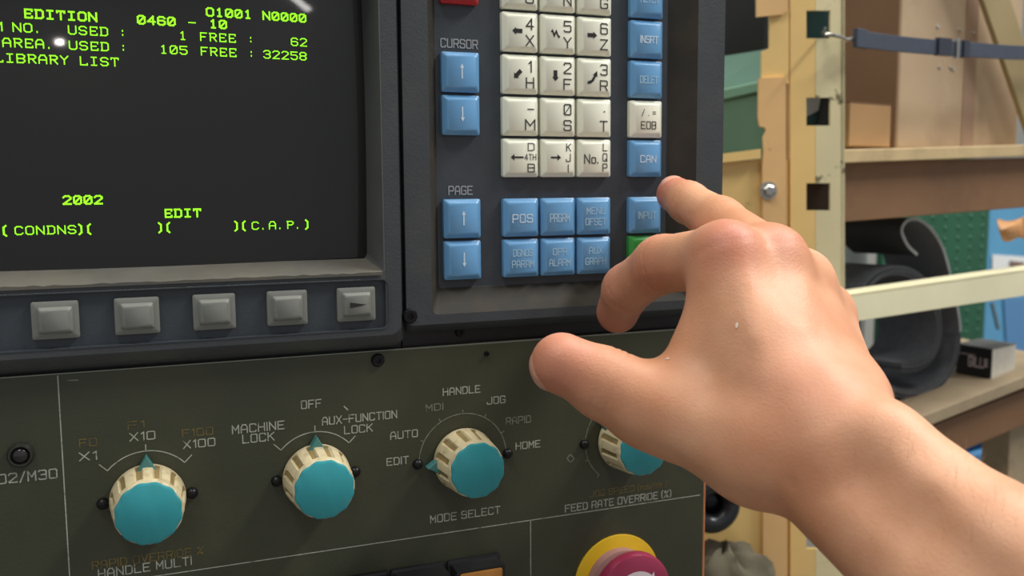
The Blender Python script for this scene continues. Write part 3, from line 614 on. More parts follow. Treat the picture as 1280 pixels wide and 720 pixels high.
def seg_d(V, a, b):
    ba = b - a; h = np.clip((V - a) @ ba / (ba @ ba), 0, 1); return np.linalg.norm(V - a - h[:, None] * ba, axis=1)
disp_ = np.zeros(len(HV))
def crease(joint, axis, rad, depth=0.55, wid=0.9, side=None):
    ax = np.asarray(axis, float); ax /= np.linalg.norm(ax); rel = HV - joint; t = rel @ ax; rr = np.linalg.norm(rel - t[:, None] * ax, axis=1)
    m_ = (rr < rad * 1.5) & (np.abs(t) < 8); fall = 1.0
    if side is not None:
        s_ = np.asarray(side, float); s_ /= np.linalg.norm(s_); fall = np.clip(rel @ s_ / rad * 1.2 + 0.5, 0, 1)
    disp_[:] -= np.where(m_, depth * np.exp(-(t / wid) ** 2) * fall, 0)
palm_side = np.array([0.5, -0.7, 0.5])
for fg, rr in ((index_, (11.4, 10)), (middle_, (10.6, 9.2))):
    for j in (1, 2):
        ax = (fg[j + 1] - fg[j - 1]); axn = ax / np.linalg.norm(ax)
        crease(fg[j] + axn * 0.5, ax, rr[j - 1] * 1.1, 0.8, 1.0, palm_side)
        for o_ in (-2.4, 0.0, 2.2): crease(fg[j] + axn * o_, ax, rr[j - 1] * 1.1, 0.35, 0.6, -palm_side)
ax = tT - tM; axn = ax / np.linalg.norm(ax)
for o_ in (-3, -0.5, 2.0): crease(tI + axn * o_, ax, 13.5, 0.35, 0.8, (-.2, .6, -.8))
for j, a_ in ((iM, .2), (mM, -.1)):                                  # knuckle wrinkles
    for o_, q_ in ((-4.2, .1), (0.6, -.12)): crease(j + np.array([0.2, .5, -.8]) * 8 + np.array([.35, -.9, -.2]) * o_, (.35 + q_, -.9, -.2 + q_), 11, 0.10, 1.3, (0, .3, -1))
for a, b, dpt in (((1075, 540, 302), (1125, 512, 322), .5), ((985, 600, 305), (1010, 625, 312), .35)):   # wrist folds
    disp_ -= dpt * np.exp(-(seg_d(HV, hj(*a), hj(*b)) / 2.2) ** 2)
# veins on the back of the hand and forearm
for pl in (((930, 360, 338), (945, 420, 326), (990, 470, 312)), ((1000, 360, 350), (1005, 420, 330), (1040, 480, 314)), ((1100, 560, 300), (1180, 610, 280), (1260, 690, 262))):
    q = [hj(*p) for p in pl]
    for a, b in zip(q, q[1:]): disp_ += 0.35 * np.exp(-(seg_d(HV, a, b) / 4.5) ** 2)
HV = HV + HNm * disp_[:, None]
# redder skin over knuckles, fingertips and thumb (the skin's own colour)
red = np.zeros(len(HV))
for c, r_, a_ in ((iM + [0, 6, -10], 13, .75), (mM + [0, 6, -10], 11, .5), (index_[1], 15, .7), (index_[2], 15, .75), (index_[3], 18, .9), (middle_[3], 17, .95), (tT, 16, .85), (tI, 14, .35), (Wr + sd * 10 - fa * 18 - vd * 18, 22, .25)):
    red = np.maximum(red, a_ * np.exp(-(np.linalg.norm(HV - c, axis=1) / r_) ** 2))
# nails: cut from the skin surface, lifted a little
RW = np.array([R_, U_, F_]).T
def to_world(V): return V / 1000 @ RW.T + np.array(CAM)
hme = bpy.data.meshes.new('person'); hme.from_pydata([tuple(p) for p in to_world(HV)], [], [tuple(int(i) for i in q) for q in HQ]); hme.update()
for p in hme.polygons: p.use_smooth = True
at_ = hme.attributes.new('flush', 'FLOAT', 'POINT'); at_.data.foreach_set('value', red.astype(np.float32))
sk_m = bpy.data.materials.new('skin'); sk_m.use_nodes = True; nt = sk_m.node_tree; N = nt.nodes; L = nt.links; bs = N['Principled BSDF']
tc = N.new('ShaderNodeTexCoord')
n1 = N.new('ShaderNodeTexNoise'); n1.inputs['Scale'].default_value = 28; n1.inputs['Detail'].default_value = 5; L.new(tc.outputs['Object'], n1.inputs['Vector'])
n2 = N.new('ShaderNodeTexNoise'); n2.inputs['Scale'].default_value = 700; n2.inputs['Detail'].default_value = 3; L.new(tc.outputs['Object'], n2.inputs['Vector'])
cr = N.new('ShaderNodeValToRGB'); cr.color_ramp.elements[0].position = 0.35; cr.color_ramp.elements[0].color = srgb(202, 141, 103); cr.color_ramp.elements[1].position = 0.68; cr.color_ramp.elements[1].color = srgb(222, 168, 132)
L.new(n1.outputs['Fac'], cr.inputs['Fac'])
fa_ = N.new('ShaderNodeAttribute'); fa_.attribute_name = 'flush'
mx = N.new('ShaderNodeMix'); mx.data_type = 'RGBA'; mx.inputs['B'].default_value = srgb(190, 108, 90); L.new(cr.outputs['Color'], mx.inputs['A']); L.new(fa_.outputs['Fac'], mx.inputs['Factor'])
L.new(mx.outputs['Result'], bs.inputs['Base Color']); bs.inputs['Roughness'].default_value = 0.5; bs.inputs['Specular IOR Level'].default_value = 0.4
bs.inputs['Subsurface Weight'].default_value = 0.18; bs.inputs['Subsurface Radius'].default_value = (1.0, 0.35, 0.18); bs.inputs['Subsurface Scale'].default_value = 0.004
vo = N.new('ShaderNodeTexVoronoi'); vo.inputs['Scale'].default_value = 1000; L.new(tc.outputs['Object'], vo.inputs['Vector'])
ad = N.new('ShaderNodeMath'); ad.operation = 'ADD'; L.new(n2.outputs['Fac'], ad.inputs[0]); L.new(vo.outputs['Distance'], ad.inputs[1])
bp = N.new('ShaderNodeBump'); bp.inputs['Strength'].default_value = 0.14; bp.inputs['Distance'].default_value = 0.0005; L.new(ad.outputs['Value'], bp.inputs['Height']); L.new(bp.outputs['Normal'], bs.inputs['Normal'])
hme.materials.append(sk_m)
person = obj('person', hme)
tag(person, 'bare right hand and forearm reaching over the panel, middle finger on a blue key', 'person')

def nail(center, n_, up, rad, aw, al, name):
    n_ = np.asarray(n_, float); n_ /= np.linalg.norm(n_); up = np.asarray(up, float); up -= n_ * (up @ n_); up /= np.linalg.norm(up); sd_ = np.cross(n_, up); rings = []
    for t in np.linspace(0, 1, 7):
        row = []
        for a in np.linspace(0, 2 * math.pi, 24, endpoint=False):
            x, y = t * aw * math.copysign(abs(math.cos(a)) ** .8, math.cos(a)), t * al * math.copysign(abs(math.sin(a)) ** .8, math.sin(a))
            d = n_ * math.cos(x) * math.cos(y) + sd_ * math.sin(x) + up * math.sin(y); d /= np.linalg.norm(d)
            row.append(to_world(center + d * (rad + .35 - .5 * t ** 6)))
        rings.append(row)
    return MB().rings(rings, False, False).build(name, mat('fingernail', (226, 164, 140), 0.32, spec=0.5, coat=0.2), person, smooth=True, angle=80)
nail(tT + [-1.0, -1.0, 2], (-.90, -.30, -.18), (-.35, .9, .1), 11.15, .62, .80, 'thumb_nail')
nail(middle_[3], (-.25, .72, -.42), (-.6, .2, .75), 8.75, .62, .66, 'fingernail')
# fine hairs on the forearm, too many to count
hm = MB(); rng = np.random.default_rng(4); hn = vnormals(HV, HQ)
along = (HV - Wr) @ fa; cand = np.where((along > 12) & (along < 150) & ((hn @ vd) < 0.25))[0]
for i in rng.choice(cand, 600, replace=False):
    p = HV[i]; d = hn[i] * .45 - fa * rng.uniform(.2, .5) + sd * rng.uniform(-.5, .9) ; d /= np.linalg.norm(d); L_ = rng.uniform(3.5, 8.0)
    d2 = d - hn[i] * .35; d2 /= np.linalg.norm(d2); s_ = np.cross(d, hn[i]); s_ /= max(np.linalg.norm(s_), 1e-6); w0_ = .03
    q = to_world(np.array([p - s_ * w0_, p + s_ * w0_, p + d * L_ * .5 + s_ * w0_ * .8, p + d * L_ * .5 - s_ * w0_ * .8, p + d * L_ * .5 + d2 * L_ * .5]))
    hm.add(q, [(0, 1, 2, 3), (3, 2, 4)])
ho = hm.build('arm_hair', mat('light_brown_hair', (198, 150, 110), 0.5), person); ho['kind'] = 'stuff'
# two small flecks on the back of the hand
for (px, py), sz in (((918, 404), (.9, 2.2)), ((834, 447), (1.6, .7))):
    ray = hj(px, py, 1.0); ray = ray / np.linalg.norm(ray); cr_ = HV @ ray; off = np.linalg.norm(HV - cr_[:, None] * ray, axis=1); k_ = np.where(off < 1.2)[0]; i = k_[np.argmin(cr_[k_])]
    c = HV[i] + hn[i] * .15
    ex_ = np.cross(hn[i], [0, 1, 0]); ex_ /= np.linalg.norm(ex_); ey_ = np.cross(hn[i], ex_)
    pts = [c + ex_ * sz[0] * .5 * math.cos(a) + ey_ * sz[1] * .5 * math.sin(a) for a in [2 * math.pi * j / 8 for j in range(8)]]
    MB().prism([Vector(to_world(p)) for p in pts], Vector(to_world(c + hn[i] * .2)) - Vector(to_world(c))).build('fleck', mat('pale_fleck', (240, 226, 210), 0.4), person)

# ================================================================== BACKGROUND: storage rack and what is around it
FLOOR_Z = -1.05
E1 = Vector((0.978976, 0.203975, 0)); E2 = Vector((-0.203975, 0.978976, 0)); UP = Vector((0, 0, 1))
P0 = atd(1037, 222, 0.74)
def plane_pt(px, py, p, n, off=0.0):
    d = F_ + R_ * ((px - 640) / FPX) - U_ * ((py - 360) / FPX)
    return CAM + d * (((p - CAM).dot(n) + off) / d.dot(n))
def rk(px, py, off=0.0): return plane_pt(px, py, P0, E2, off)
PN = Vector((math.sin(math.radians(18)), math.cos(math.radians(18)), 0)); PE = Vector((PN.y, -PN.x, 0))
def pk(px, py, off=0.0): return plane_pt(px, py, P0, PN, off)

cream = mat('chipped_cream_paint', (226, 214, 168), 0.5, var=0.06, var_scale=12, dirt=(92, 80, 52), dirt_amt=0.9, dirt_scale=46, dirt_lo=0.60, dirt_hi=0.66, bump=0.2, bump_scale=120)
yel = mat('yellow_rack_paint', (234, 198, 126), 0.5, var=0.07, var_scale=10, dirt=(110, 88, 46), dirt_amt=0.85, dirt_scale=30, dirt_lo=0.68, dirt_hi=0.75, bump=0.15, bump_scale=100)
tan = mat('tan_yellow_paint', (230, 186, 126), 0.55, var=0.07, var_scale=14, dirt=(120, 90, 52), dirt_amt=0.8, dirt_scale=34, dirt_lo=0.66, dirt_hi=0.74)
wood = mat('pale_shelf_wood', (196, 172, 128), 0.65, var=0.10, var_scale=40, dirt=(140, 112, 78), dirt_amt=0.6, dirt_scale=22)
wood_g = mat('grey_worn_wood', (158, 140, 112), 0.7, var=0.12, var_scale=30, dirt=(112, 96, 74), dirt_amt=0.6, dirt_scale=20)
ply = mat('brown_hardboard', (126, 92, 62), 0.65, var=0.10, var_scale=16, dirt=(96, 70, 50), dirt_amt=0.5, dirt_scale=9)
steel = mat('zinc_bolt', (180, 178, 170), 0.3, metal=0.9)
card = mat('cardboard', (176, 152, 122), 0.8, var=0.06, var_scale=20, dirt=(132, 108, 84), dirt_amt=0.55, dirt_scale=9, dirt_lo=0.48, dirt_hi=0.72)
card_t = mat('tan_cardboard', (182, 142, 94), 0.8, var=0.06, var_scale=20)
card_s = mat('brown_cardboard', (128, 96, 68), 0.8, var=0.08, var_scale=12)

# ---- room
fl_ = MB().box(-3.0, 4.5, -3.0, 3.6, FLOOR_Z - 0.05, FLOOR_Z).build('floor', mat('grey_concrete', (120, 118, 112), 0.8, var=0.1, var_scale=6, dirt=(80, 78, 72), dirt_amt=0.6, dirt_scale=4)); fl_['kind'] = 'structure'
wb = MB().box(-3.0, 4.5, 3.0, 3.1, FLOOR_Z, 2.4).build('wall_back', mat('pale_wall_paint', (206, 206, 196), 0.8, var=0.04, var_scale=5)); wb['kind'] = 'structure'

# ---- rack
base = pk(1019, 222, 0); base.z = FLOOR_Z
rack = thing('storage_rack', 'chipped yellow and cream slotted steel rack with wooden shelves right of the panel', 'rack', base)
HOLES = [(-96, -61), (13, 48), (122, 157), (229, 263), (336, 370), (442, 476), (548, 581), (654, 686)]
YB_ = 760
def foot(px, off):      # foot of the upright on the floor below its lowest traced point
    p = pk(px, YB_, off); return Vector((p.x, p.y, FLOOR_Z))
th = PN * 0.003
pol = [pk(1056, -160, 0), pk(1019.5, -160, 0)]
for a, b_ in HOLES: pol += [pk(1019.5, a, 0), pk(1038, a, 0), pk(1038, b_, 0), pk(1019.5, b_, 0)]
pol += [pk(1019.5, YB_, 0), foot(1019.5, 0), foot(1056, 0), pk(1056, YB_, 0)]
MB().prism(pol, th).build('post_face', cream, rack)
pol = [pk(1019, -160, -.0006), pk(988, -160, -.0006), pk(988, YB_, -.0006), foot(988, -.0006), foot(1019, -.0006), pk(1019, YB_, -.0006)]
for a, b_ in reversed(HOLES): pol += [pk(1019, b_, -.0006), pk(1008, b_, -.0006), pk(1008, a, -.0006), pk(1019, a, -.0006)]
MB().prism(pol, th).build('post_face', yel, rack, label='yellow half of the slotted upright')
MB().prism([pk(1055.5, -160, 0), pk(1055.5, YB_, 0), foot(1055.5, 0), foot(1055.5, 0) + PN * .012, pk(1055.5, YB_, 0) + PN * .012, pk(1055.5, -160, 0) + PN * .012], PE * -0.003).build('post_flange', cream, rack)
MB().prism([pk(988, -160, -.0006), pk(988, YB_, -.0006), pk(983, YB_, .006), pk(983, -160, .006)], th).build('post_groove', tan, rack)
O = -0.004
MB().prism([pk(945, -160, O), pk(985, -160, O), pk(985, 12, O), pk(978, 18, O), pk(946, 21, O)], th).build('clip_plate', tan, rack)
MB().prism([pk(962, 15, O + .003), pk(986, 12, O + .003), pk(986, 104, O + .003), pk(952, 104, O + .003), pk(952, 64, O + .003), pk(962, 60, O + .003)], th).build('clip_plate', yel, rack)
MB().prism([pk(948.5, 98, O), pk(982, 96, O), pk(983, 430, O), pk(983, 600, O), pk(984, YB_, O), pk(954, YB_, O), pk(954, 330, O), pk(953, 205, O), pk(955, 190, O), pk(954, 172, O), pk(958, 163, O), pk(956, 159, O), pk(950, 158, O), pk(948, 148, O)], th).build('clip_plate', tan, rack, label='tan bracket plate with a torn edge')
MB().prism([pk(820, 208, .001), pk(958, 199, .001), pk(985, 199, .001), pk(985, YB_, .001), pk(820, YB_, .001)], th).build('side_sheet', yel, rack)
MB().prism([pk(820, 203, -.006), pk(951, 186, -.006), pk(951, 198, -.006), pk(820, 212, -.006)], PN * 0.008).build('cross_strip', yel, rack)
bc = pk(960, 238, O)
bo = MB().lathe(bc, -PN, [(.0062, 0), (.0062, .0016), (.0046, .0020), (.0046, .0042), (.0036, .0048)], 6).lathe(bc, -PN, [(.0070, 0), (.0070, .0010)], 20)
bo.build('bolt', steel, rack)
# liners seen through the slots of the upright
MB().prism([pk(1000, 206, .02), pk(1050, 206, .02), pk(1050, 310, .02), pk(1000, 310, .02)], th).build('liner_board', mat('dark_brown_board', (64, 46, 34), 0.7), rack)
MB().prism([pk(1000, -140, .022), pk(1050, -140, .022), pk(1050, 200, .022), pk(1000, 200, .022)], th).build('liner_sheet', mat('dark_teal_sheet', (26, 66, 66), 0.5), rack)
MB().prism([pk(1006, 116, .019), pk(1027, 116, .019), pk(1023, 138, .019), pk(1006, 147, .019)], PN * .001).build('paper_tag', mat('grey_tag', (158, 162, 164), 0.6), rack)
MB().prism([pk(1027.5, 116, .019), pk(1046, 116, .019), pk(1046, 162, .019), pk(1021, 162, .019)], PN * .001).build('liner_patch', mat('black_patch', (26, 24, 24), 0.6), rack)
# rail
a0, a1, b0, b1 = rk(1050, 370, -.012), rk(1280, 337, -.012), rk(1050, 405, -.012), rk(1280, 370, -.012)
ext = 1.35; a1 = a0 + (a1 - a0) * ext; b1 = b0 + (b1 - b0) * ext
rl = MB().prism([a0, a1, b1, b0], E2 * .003).prism([a0, a1, a1 - UP * .003, b0 * .09 + a0 * .91], E2 * .022)
rl.build('front_rail', mat('pale_cream_paint', (228, 222, 186), 0.4, var=0.05, var_scale=20, dirt=(120, 104, 70), dirt_amt=0.7, dirt_scale=40, dirt_lo=0.68, dirt_hi=0.76), rack, bevel=.0005)
def shelf(name, tl, tr, h_px, depth, m, off, ext=1.3, x0=0.0):
    a, c = rk(*tl, off), rk(*tr, off); c = a + (c - a) * ext; a = a - (c - a) * x0
    hgt = (rk(tl[0], tl[1], off) - rk(tl[0], tl[1] + h_px, off)).z
    return MB().prism([a, c, c - UP * hgt, a - UP * hgt], E2 * depth + E1 * depth * .3).build(name, m, rack, bevel=.0008)
shelf('shelf_board', (1050, 187), (1280, 181), 17, .16, wood, 0.002)
shelf('apron_board', (1050, 203), (1280, 197), 75, .012, ply, 0.014)
shelf('shelf_board', (1050, 560), (1280, 471), 17, .20, wood_g, 0.002, 1.3)
shelf('apron_board', (1050, 577), (1280, 488), 52, .012, ply, 0.014)
# leaning timber member on the right
q0, q1, q2, q3 = rk(1229, 0, .006), rk(1264, 0, .006), rk(1283, 56, .006), rk(1283, 158, .006)
dv = (q3 - q0)
MB().prism([q0 - dv * .6, q1 - dv * .6, q1 + dv * 1.15, q0 + dv * 1.15], E2 * .005).build('brace', mat('olive_timber', (150, 132, 92), 0.7, var=0.08, var_scale=25), rack, bevel=.001)
q = rk(1262, 552, .03)
MB().frame(Vector((q.x, q.y, FLOOR_Z)), E1 * .05, E2 * .03, UP * (q.z - FLOOR_Z + .02)).build('rear_post', wood_g, rack, bevel=.001)

# ---- cardboard boxes on the upper shelf
shz = rk(1160, 183, .002).z
bl = rk(1121, 180, .028); bl.z = rk(1121, 184, .002).z + .0006
br = rk(1271, 178, .028)
wdt = (br - bl).dot(E1)
box = thing('cardboard_box', 'large grey brown cardboard box stained in streaks on the upper shelf', 'box', bl)
MB().frame(bl, E1 * wdt, E2 * .10, UP * .34).build('body', card, box, bevel=.002)
MB().frame(bl - E1 * .0012 + E2 * .002, E1 * .0012, E2 * .096, UP * .338).build('shaded_side', card_s, box)  # darker skin over the left face, its shade put into the colour
def on_front(px, py): return rk(px, py, .0275)
MB().prism([bl - E2 * .0006 + E1 * (wdt * .5), bl - E2 * .0006 + E1 * (wdt * .60), bl - E2 * .0006 + E1 * (wdt * .60) + UP * .3398, bl - E2 * .0006 + E1 * (wdt * .5) + UP * .3398], E2 * .0005).build('tape', mat('dull_brown_tape', (150, 122, 98), 0.45, var=0.1, var_scale=30), box)
for px, py in ((1171, 32), (1198, 36), (1215, 40), (1173, 83), (1187, 83), (1190, 86)):
    p = on_front(px, py); MB().bar(p, p + E1 * .004 - UP * .0008, UP * .0008, E2 * .0006).build('glint_bar', mat('bright_glint', (235, 235, 230), 0.2, metal=0.6), box)  # small bright bars added to stand for glints on the box front
sb = rk(1113, 182, .012); sb.z = rk(1113, 184, .002).z + .0006
hgt = (rk(1113, 130, .012) - rk(1113, 182, .012)).z
b2 = thing('cardboard_box', 'small tan cardboard carton behind the slotted post beside the big box', 'box', sb - E1 * .03)
MB().frame(sb - E1 * .056, E1 * .0555, E2 * .012, UP * hgt).build('body', card_t, b2, bevel=.001)
MB().frame(sb - E1 * .0555 + UP * hgt, E1 * .0545, E2 * .0115, UP * .0012).build('flap', card_s, b2)

# ---- strap hooked into the post
so = -0.014
strap = thing('buckled_strap', 'dark blue grey strap with buckle and wire hook tied across the boxes', 'strap', rk(1160, 60, so))
sm = mat('dark_webbing', (62, 70, 84), 0.55, var=0.08, var_scale=120, bump=0.3, bump_scale=900)
def band_strip(pts, hw, thick, m, name):
    rs = []
    for (px, py) in pts:
        p = rk(px, py, so); rs.append([p + UP * hw, p + UP * hw - E2 * thick, p - UP * hw - E2 * thick, p - UP * hw])
    return MB().rings(rs, True, True).build(name, m, strap, bevel=.0003)
band_strip([(1066, 47), (1080, 50), (1110, 54), (1140, 57), (1180, 60.5), (1220, 63), (1255, 65.5), (1300, 67), (1345, 69)], 0.0062, .0022, sm, 'webbing')
band_strip([(1066, 47.5), (1072, 48.5), (1080, 50.5)], .0070, .0042, sm, 'folded_end')
band_strip([(1168, 58.5), (1178, 59.5), (1184, 60)], .0073, .0044, mat('dark_buckle', (48, 52, 62), 0.3), 'buckle')
band_strip([(1200, 61.5), (1207, 62)], .0073, .0040, MATS['dark_buckle'], 'buckle')
band_strip([(1191, 61), (1194, 61)], .0082, .0042, steel, 'buckle_pin')
p = rk(1082, 52, so - .0024); MB().lathe(p, -E2, [(.0018, 0), (.0014, .0010), (.0003, .0014)], 12).build('rivet', steel, strap, smooth=True)
hp = [rk(1066, 48, so), rk(1058, 50, so), rk(1050, 46, so), rk(1042, 44, so), rk(1034, 43, so + .004), rk(1029, 42, so + .018), rk(1031, 36, so + .03)]
MB().tube(hp, .0016, 8).build('wire_hook', steel, strap, smooth=True)

# ---- abrasive belt coil on the lower shelf
shl = lambda px, off: (lambda a, c, t: (a + (c - a) * t).z)(rk(1050, 560, .002), rk(1280, 471, .002), (px - 1050) / 230)
cpx = [(1146, 318), (1134, 306), (1127, 288), (1134, 276), (1148, 275), (1163, 286), (1176, 306), (1184, 330), (1190, 356), (1197, 388), (1200, 420), (1195, 452), (1180, 476), (1156, 491), (1128, 492), (1100, 478), (1082, 450), (1074, 412), (1078, 376), (1092, 350), (1116, 338), (1142, 342), (1162, 360), (1174, 390), (1176, 420), (1168, 444), (1150, 458), (1128, 460)]
lsa, lsc = rk(1050, 560, .002), rk(1280, 471, .002); lsn = (lsc - lsa).cross(E2 + E1 * .3).normalized()
def on_shelf(px, py):     # point of the lower shelf's top seen at a pixel
    d = F_ + R_ * ((px - 640) / FPX) - U_ * ((py - 360) / FPX); return CAM + d * ((lsa - CAM).dot(lsn) / d.dot(lsn))
def shelf_z(p): return p.z - (p - lsa).dot(lsn) / lsn.z
co = (on_shelf(1148, 494) - P0).dot(E2)
cp3 = [rk(x, y, co) for x, y in cpx]
def catmull(P, n=6):
    out = []
    for i in range(len(P) - 1):
        p0, p1, p2, p3 = P[max(i - 1, 0)], P[i], P[i + 1], P[min(i + 2, len(P) - 1)]
        for k in range(n):
            t = k / n; out.append(0.5 * ((2 * p1) + (p2 - p0) * t + (2 * p0 - 5 * p1 + 4 * p2 - p3) * t * t + (3 * p1 - p0 - 3 * p2 + p3) * t ** 3))
    return out + [P[-1]]
cc = catmull(cp3, 6); zmin = min(p.z for p in cc); tgt = rk(1150, 494, co)
coil = thing('abrasive_belt', 'black abrasive belt rolled into a coil with its end curling over on the lower shelf', 'sanding belt', (tgt.x, tgt.y, zmin))
W_ = E2 * .060 - E1 * .012
grit = mat('black_grit', (44, 45, 48), 0.85, var=0.12, var_scale=300, bump=0.5, bump_scale=1400)
backing = mat('grey_belt_backing', (92, 94, 98), 0.7, var=0.08, var_scale=120)
edge_w = mat('pale_belt_edge', (168, 172, 174), 0.6)
def sheet(pts, t0, thick, m, name, W0=0.0, W1=1.0):
    rs = []
    for i, p in enumerate(pts):
        t = (pts[min(i + 1, len(pts) - 1)] - pts[max(i - 1, 0)]).normalized(); n_ = t.cross(E2).normalized()
        a, c = p + n_ * t0, p + n_ * (t0 + thick); rs.append([a + W_ * W0, c + W_ * W0, c + W_ * W1, a + W_ * W1])
    return MB().rings(rs, True, True).build(name, m, coil, smooth=True, angle=50)
sheet(cc, 0.0, .0014, grit, 'grit_face'); sheet(cc, -.0012, .0012, backing, 'backing')
sheet(cc[:60], -.0013, .0030, edge_w, 'belt_edge', -.012, 0.0)
sheet(cc[60:], -.0045, .0088, mat('stacked_belt_edges', (82, 84, 88), 0.8, var=0.15, var_scale=200), 'wound_layers', 0.02, 0.99)

# ---- small black carton
nc = on_shelf(1238, 474); D_ = (nc - CAM).dot(F_)
ea = atd(1194, 468, D_ + .035) - nc; eb = atd(1268, 466, D_ + .030) - nc; ea.z = 0; eb.z = 0
hz_ = (atd(1238, 436, D_) - nc).z
sbx = thing('small_carton', 'small black carton with a white end panel beside the coiled belt', 'box', nc)
MB().prism([nc, nc + ea, nc + ea + eb, nc + eb], UP * hz_).build('carton_body', mat('black_carton', (34, 36, 40), 0.4, var=0.1, var_scale=60), sbx, bevel=.0008)
MB().prism([nc + eb * .02 - ea * .012, nc + eb * .98 - ea * .012, nc + eb * .98 - ea * .012 + UP * hz_ * .98, nc + eb * .02 - ea * .012 + UP * hz_ * .98], ea * .012).build('end_panel', mat('pale_end_panel', (206, 202, 188), 0.6, var=0.08, var_scale=60), sbx)
MB().prism([nc + UP * hz_, nc + ea + UP * hz_, nc + ea + eb + UP * hz_, nc + eb + UP * hz_], UP * .0004).build('top_flap', mat('dull_grey_card', (112, 112, 110), 0.6), sbx)
pl, w0 = strokes('GILL')
stroke_mesh(MB(), pl, lambda a, c: nc + ea * (.62 - a / w0 * .42) + UP * (hz_ * (.34 + .30 * c / 6)) - eb.normalized() * .0006, 1.0).build('print', white_m, sbx)
cs_ = nc + ea * .16 + UP * hz_ * .5 - eb.normalized() * .0006
for k_ in range(3):
    MB().frame(nc + ea * (.09 + .0 * k_) + UP * hz_ * (.38 + .1 * k_) - eb.normalized() * .0006, ea * .10, -eb.normalized() * .0002, UP * hz_ * .06).build('emblem', white_m, sbx)
MB().frame(nc + ea * .45 + UP * hz_ * .70 - eb.normalized() * .0006, ea * .45, -eb.normalized() * .0002, UP * .0006).build('printed_line', white_m, sbx)

# ---- things behind the rack
bk = E2
def bgp(px, py, d): return atd(px, py, d)
g0, g1 = rk(1105, 262, .36), rk(1237, 262, .36)
pz0 = rk(1170, 500, .36).z
pgm = mat('dark_green_enamel', (26, 84, 56), 0.4, var=0.1, var_scale=20)
peg = thing('pegboard', 'dark green dimpled steel board behind the coiled belt', 'pegboard', Vector((g0.x, g0.y, FLOOR_Z)))
MB().prism([Vector((g0.x, g0.y, FLOOR_Z)), Vector((g1.x, g1.y, FLOOR_Z)), g1 + UP * .08, g0 + UP * .08], E2 * .01).build('board', pgm, peg)
dm = MB()
nxp = max(4, int((g1 - g0).length / .032))
for i in range(nxp):
    for k_ in range(30):
        p = g0 + (g1 - g0) * ((i + .5) / nxp); p = Vector((p.x, p.y, g0.z + .07 - k_ * .017)); dm.lathe(p, -E2, [(.0036, 0), (.0026, .0016), (.0012, .0022)], 8)
dmo = dm.build('dimples', pgm, peg, smooth=True); dmo['kind'] = 'stuff'
u0, u1 = rk(1237.5, 262, .40), rk(1330, 262, .40)
blu = thing('blue_cabinet', 'light blue steel cabinet with white notices behind the shelves', 'cabinet', Vector((u0.x, u0.y, FLOOR_Z)))
MB().prism([Vector((u0.x, u0.y, FLOOR_Z)), Vector((u1.x, u1.y, FLOOR_Z)), u1 + UP * .02, u0 + UP * .02], E2 * .20).build('body', mat('sky_blue_enamel', (88, 152, 190), 0.5, var=0.06, var_scale=12), blu, bevel=.003)
n0, n1, n2, n3 = rk(1240, 318, .398), rk(1300, 322, .398), rk(1300, 340, .398), rk(1240, 340, .398)
MB().prism([n0, n1, n2, n3], -E2 * .001).build('notice', mat('white_notice', (226, 228, 226), 0.6), blu)
n0, n1, n2, n3 = rk(1262, 326, .396), rk(1280, 328, .396), rk(1280, 336, .396), rk(1262, 336, .396)
MB().prism([n0, n1, n2, n3], -E2 * .001).build('notice_picture', mat('brown_print', (120, 98, 84), 0.6), blu)
n0, n1, n2, n3 = rk(1254, 372, .398), rk(1300, 376, .398), rk(1300, 440, .398), rk(1258, 440, .398)
MB().prism([n0, n1, n2, n3], -E2 * .001).build('door', mat('deep_blue_enamel', (84, 132, 178), 0.5), blu)
# grey spatula shape hanging on the green board
p0, p1 = rk(1240, 378, .33), rk(1248, 412, .33)
MB().bar(p0, p1, E1 * .004, E2 * .002).build('blade', mat('dull_steel_blue', (130, 150, 165), 0.3, metal=0.7), thing('hanging_spatula', 'thin grey steel blade hanging against the green dimpled board', 'tool', p1), bevel=.001)
# white plastic jar seen left of the curl
j = rk(1052, 345, .17); jz = shelf_z(j)
jar = thing('plastic_jar', 'white translucent plastic jar between the slotted post and the belt curl', 'jar', Vector((j.x, j.y, jz)))
h_ = rk(1052, 282, .17).z - jz
MB().lathe((j.x, j.y, jz), UP, [(.024, 0), (.026, .004), (.026, h_ * .86), (.022, h_ * .93), (.018, h_ * .95)], 28).build('body', mat('milky_plastic', (214, 228, 228), 0.3, var=0.1, var_scale=30), jar, smooth=True)
MB().lathe((j.x, j.y, jz + h_ * .95), UP, [(.020, 0), (.020, .012), (.018, .014)], 24).build('lid', mat('pale_lid', (190, 206, 205), 0.4), jar, smooth=True)
# curled brown leather scrap hanging from the upper shelf at the right
rs = []
for i in range(9):
    t = i / 8; rs.append([rk(1244 + 50 * t, 272 + 6 * math.sin(t * 5), .008 + .006 * math.sin(6 * t)), rk(1248 + 46 * t, 288 + 8 * math.sin(3 + t * 4), -.004 - .008 * math.sin(t * 7)), rk(1252 + 40 * t, 300 + 3 * math.sin(t * 9), .002)])
lm = MB().rings(rs, closed=False); n_ = len(lm.v)
lo = lm.build('leather_scrap', mat('orange_leather', (178, 128, 78), 0.6, var=0.1, var_scale=60), None, smooth=True, angle=80)
md = lo.modifiers.new('thickness', 'SOLIDIFY'); md.thickness = .002; md2 = lo.modifiers.new('round', 'SUBSURF'); md2.levels = 1; md2.render_levels = 2
tag(lo, 'orange brown leather scrap hanging under the upper shelf near the notices', 'leather')
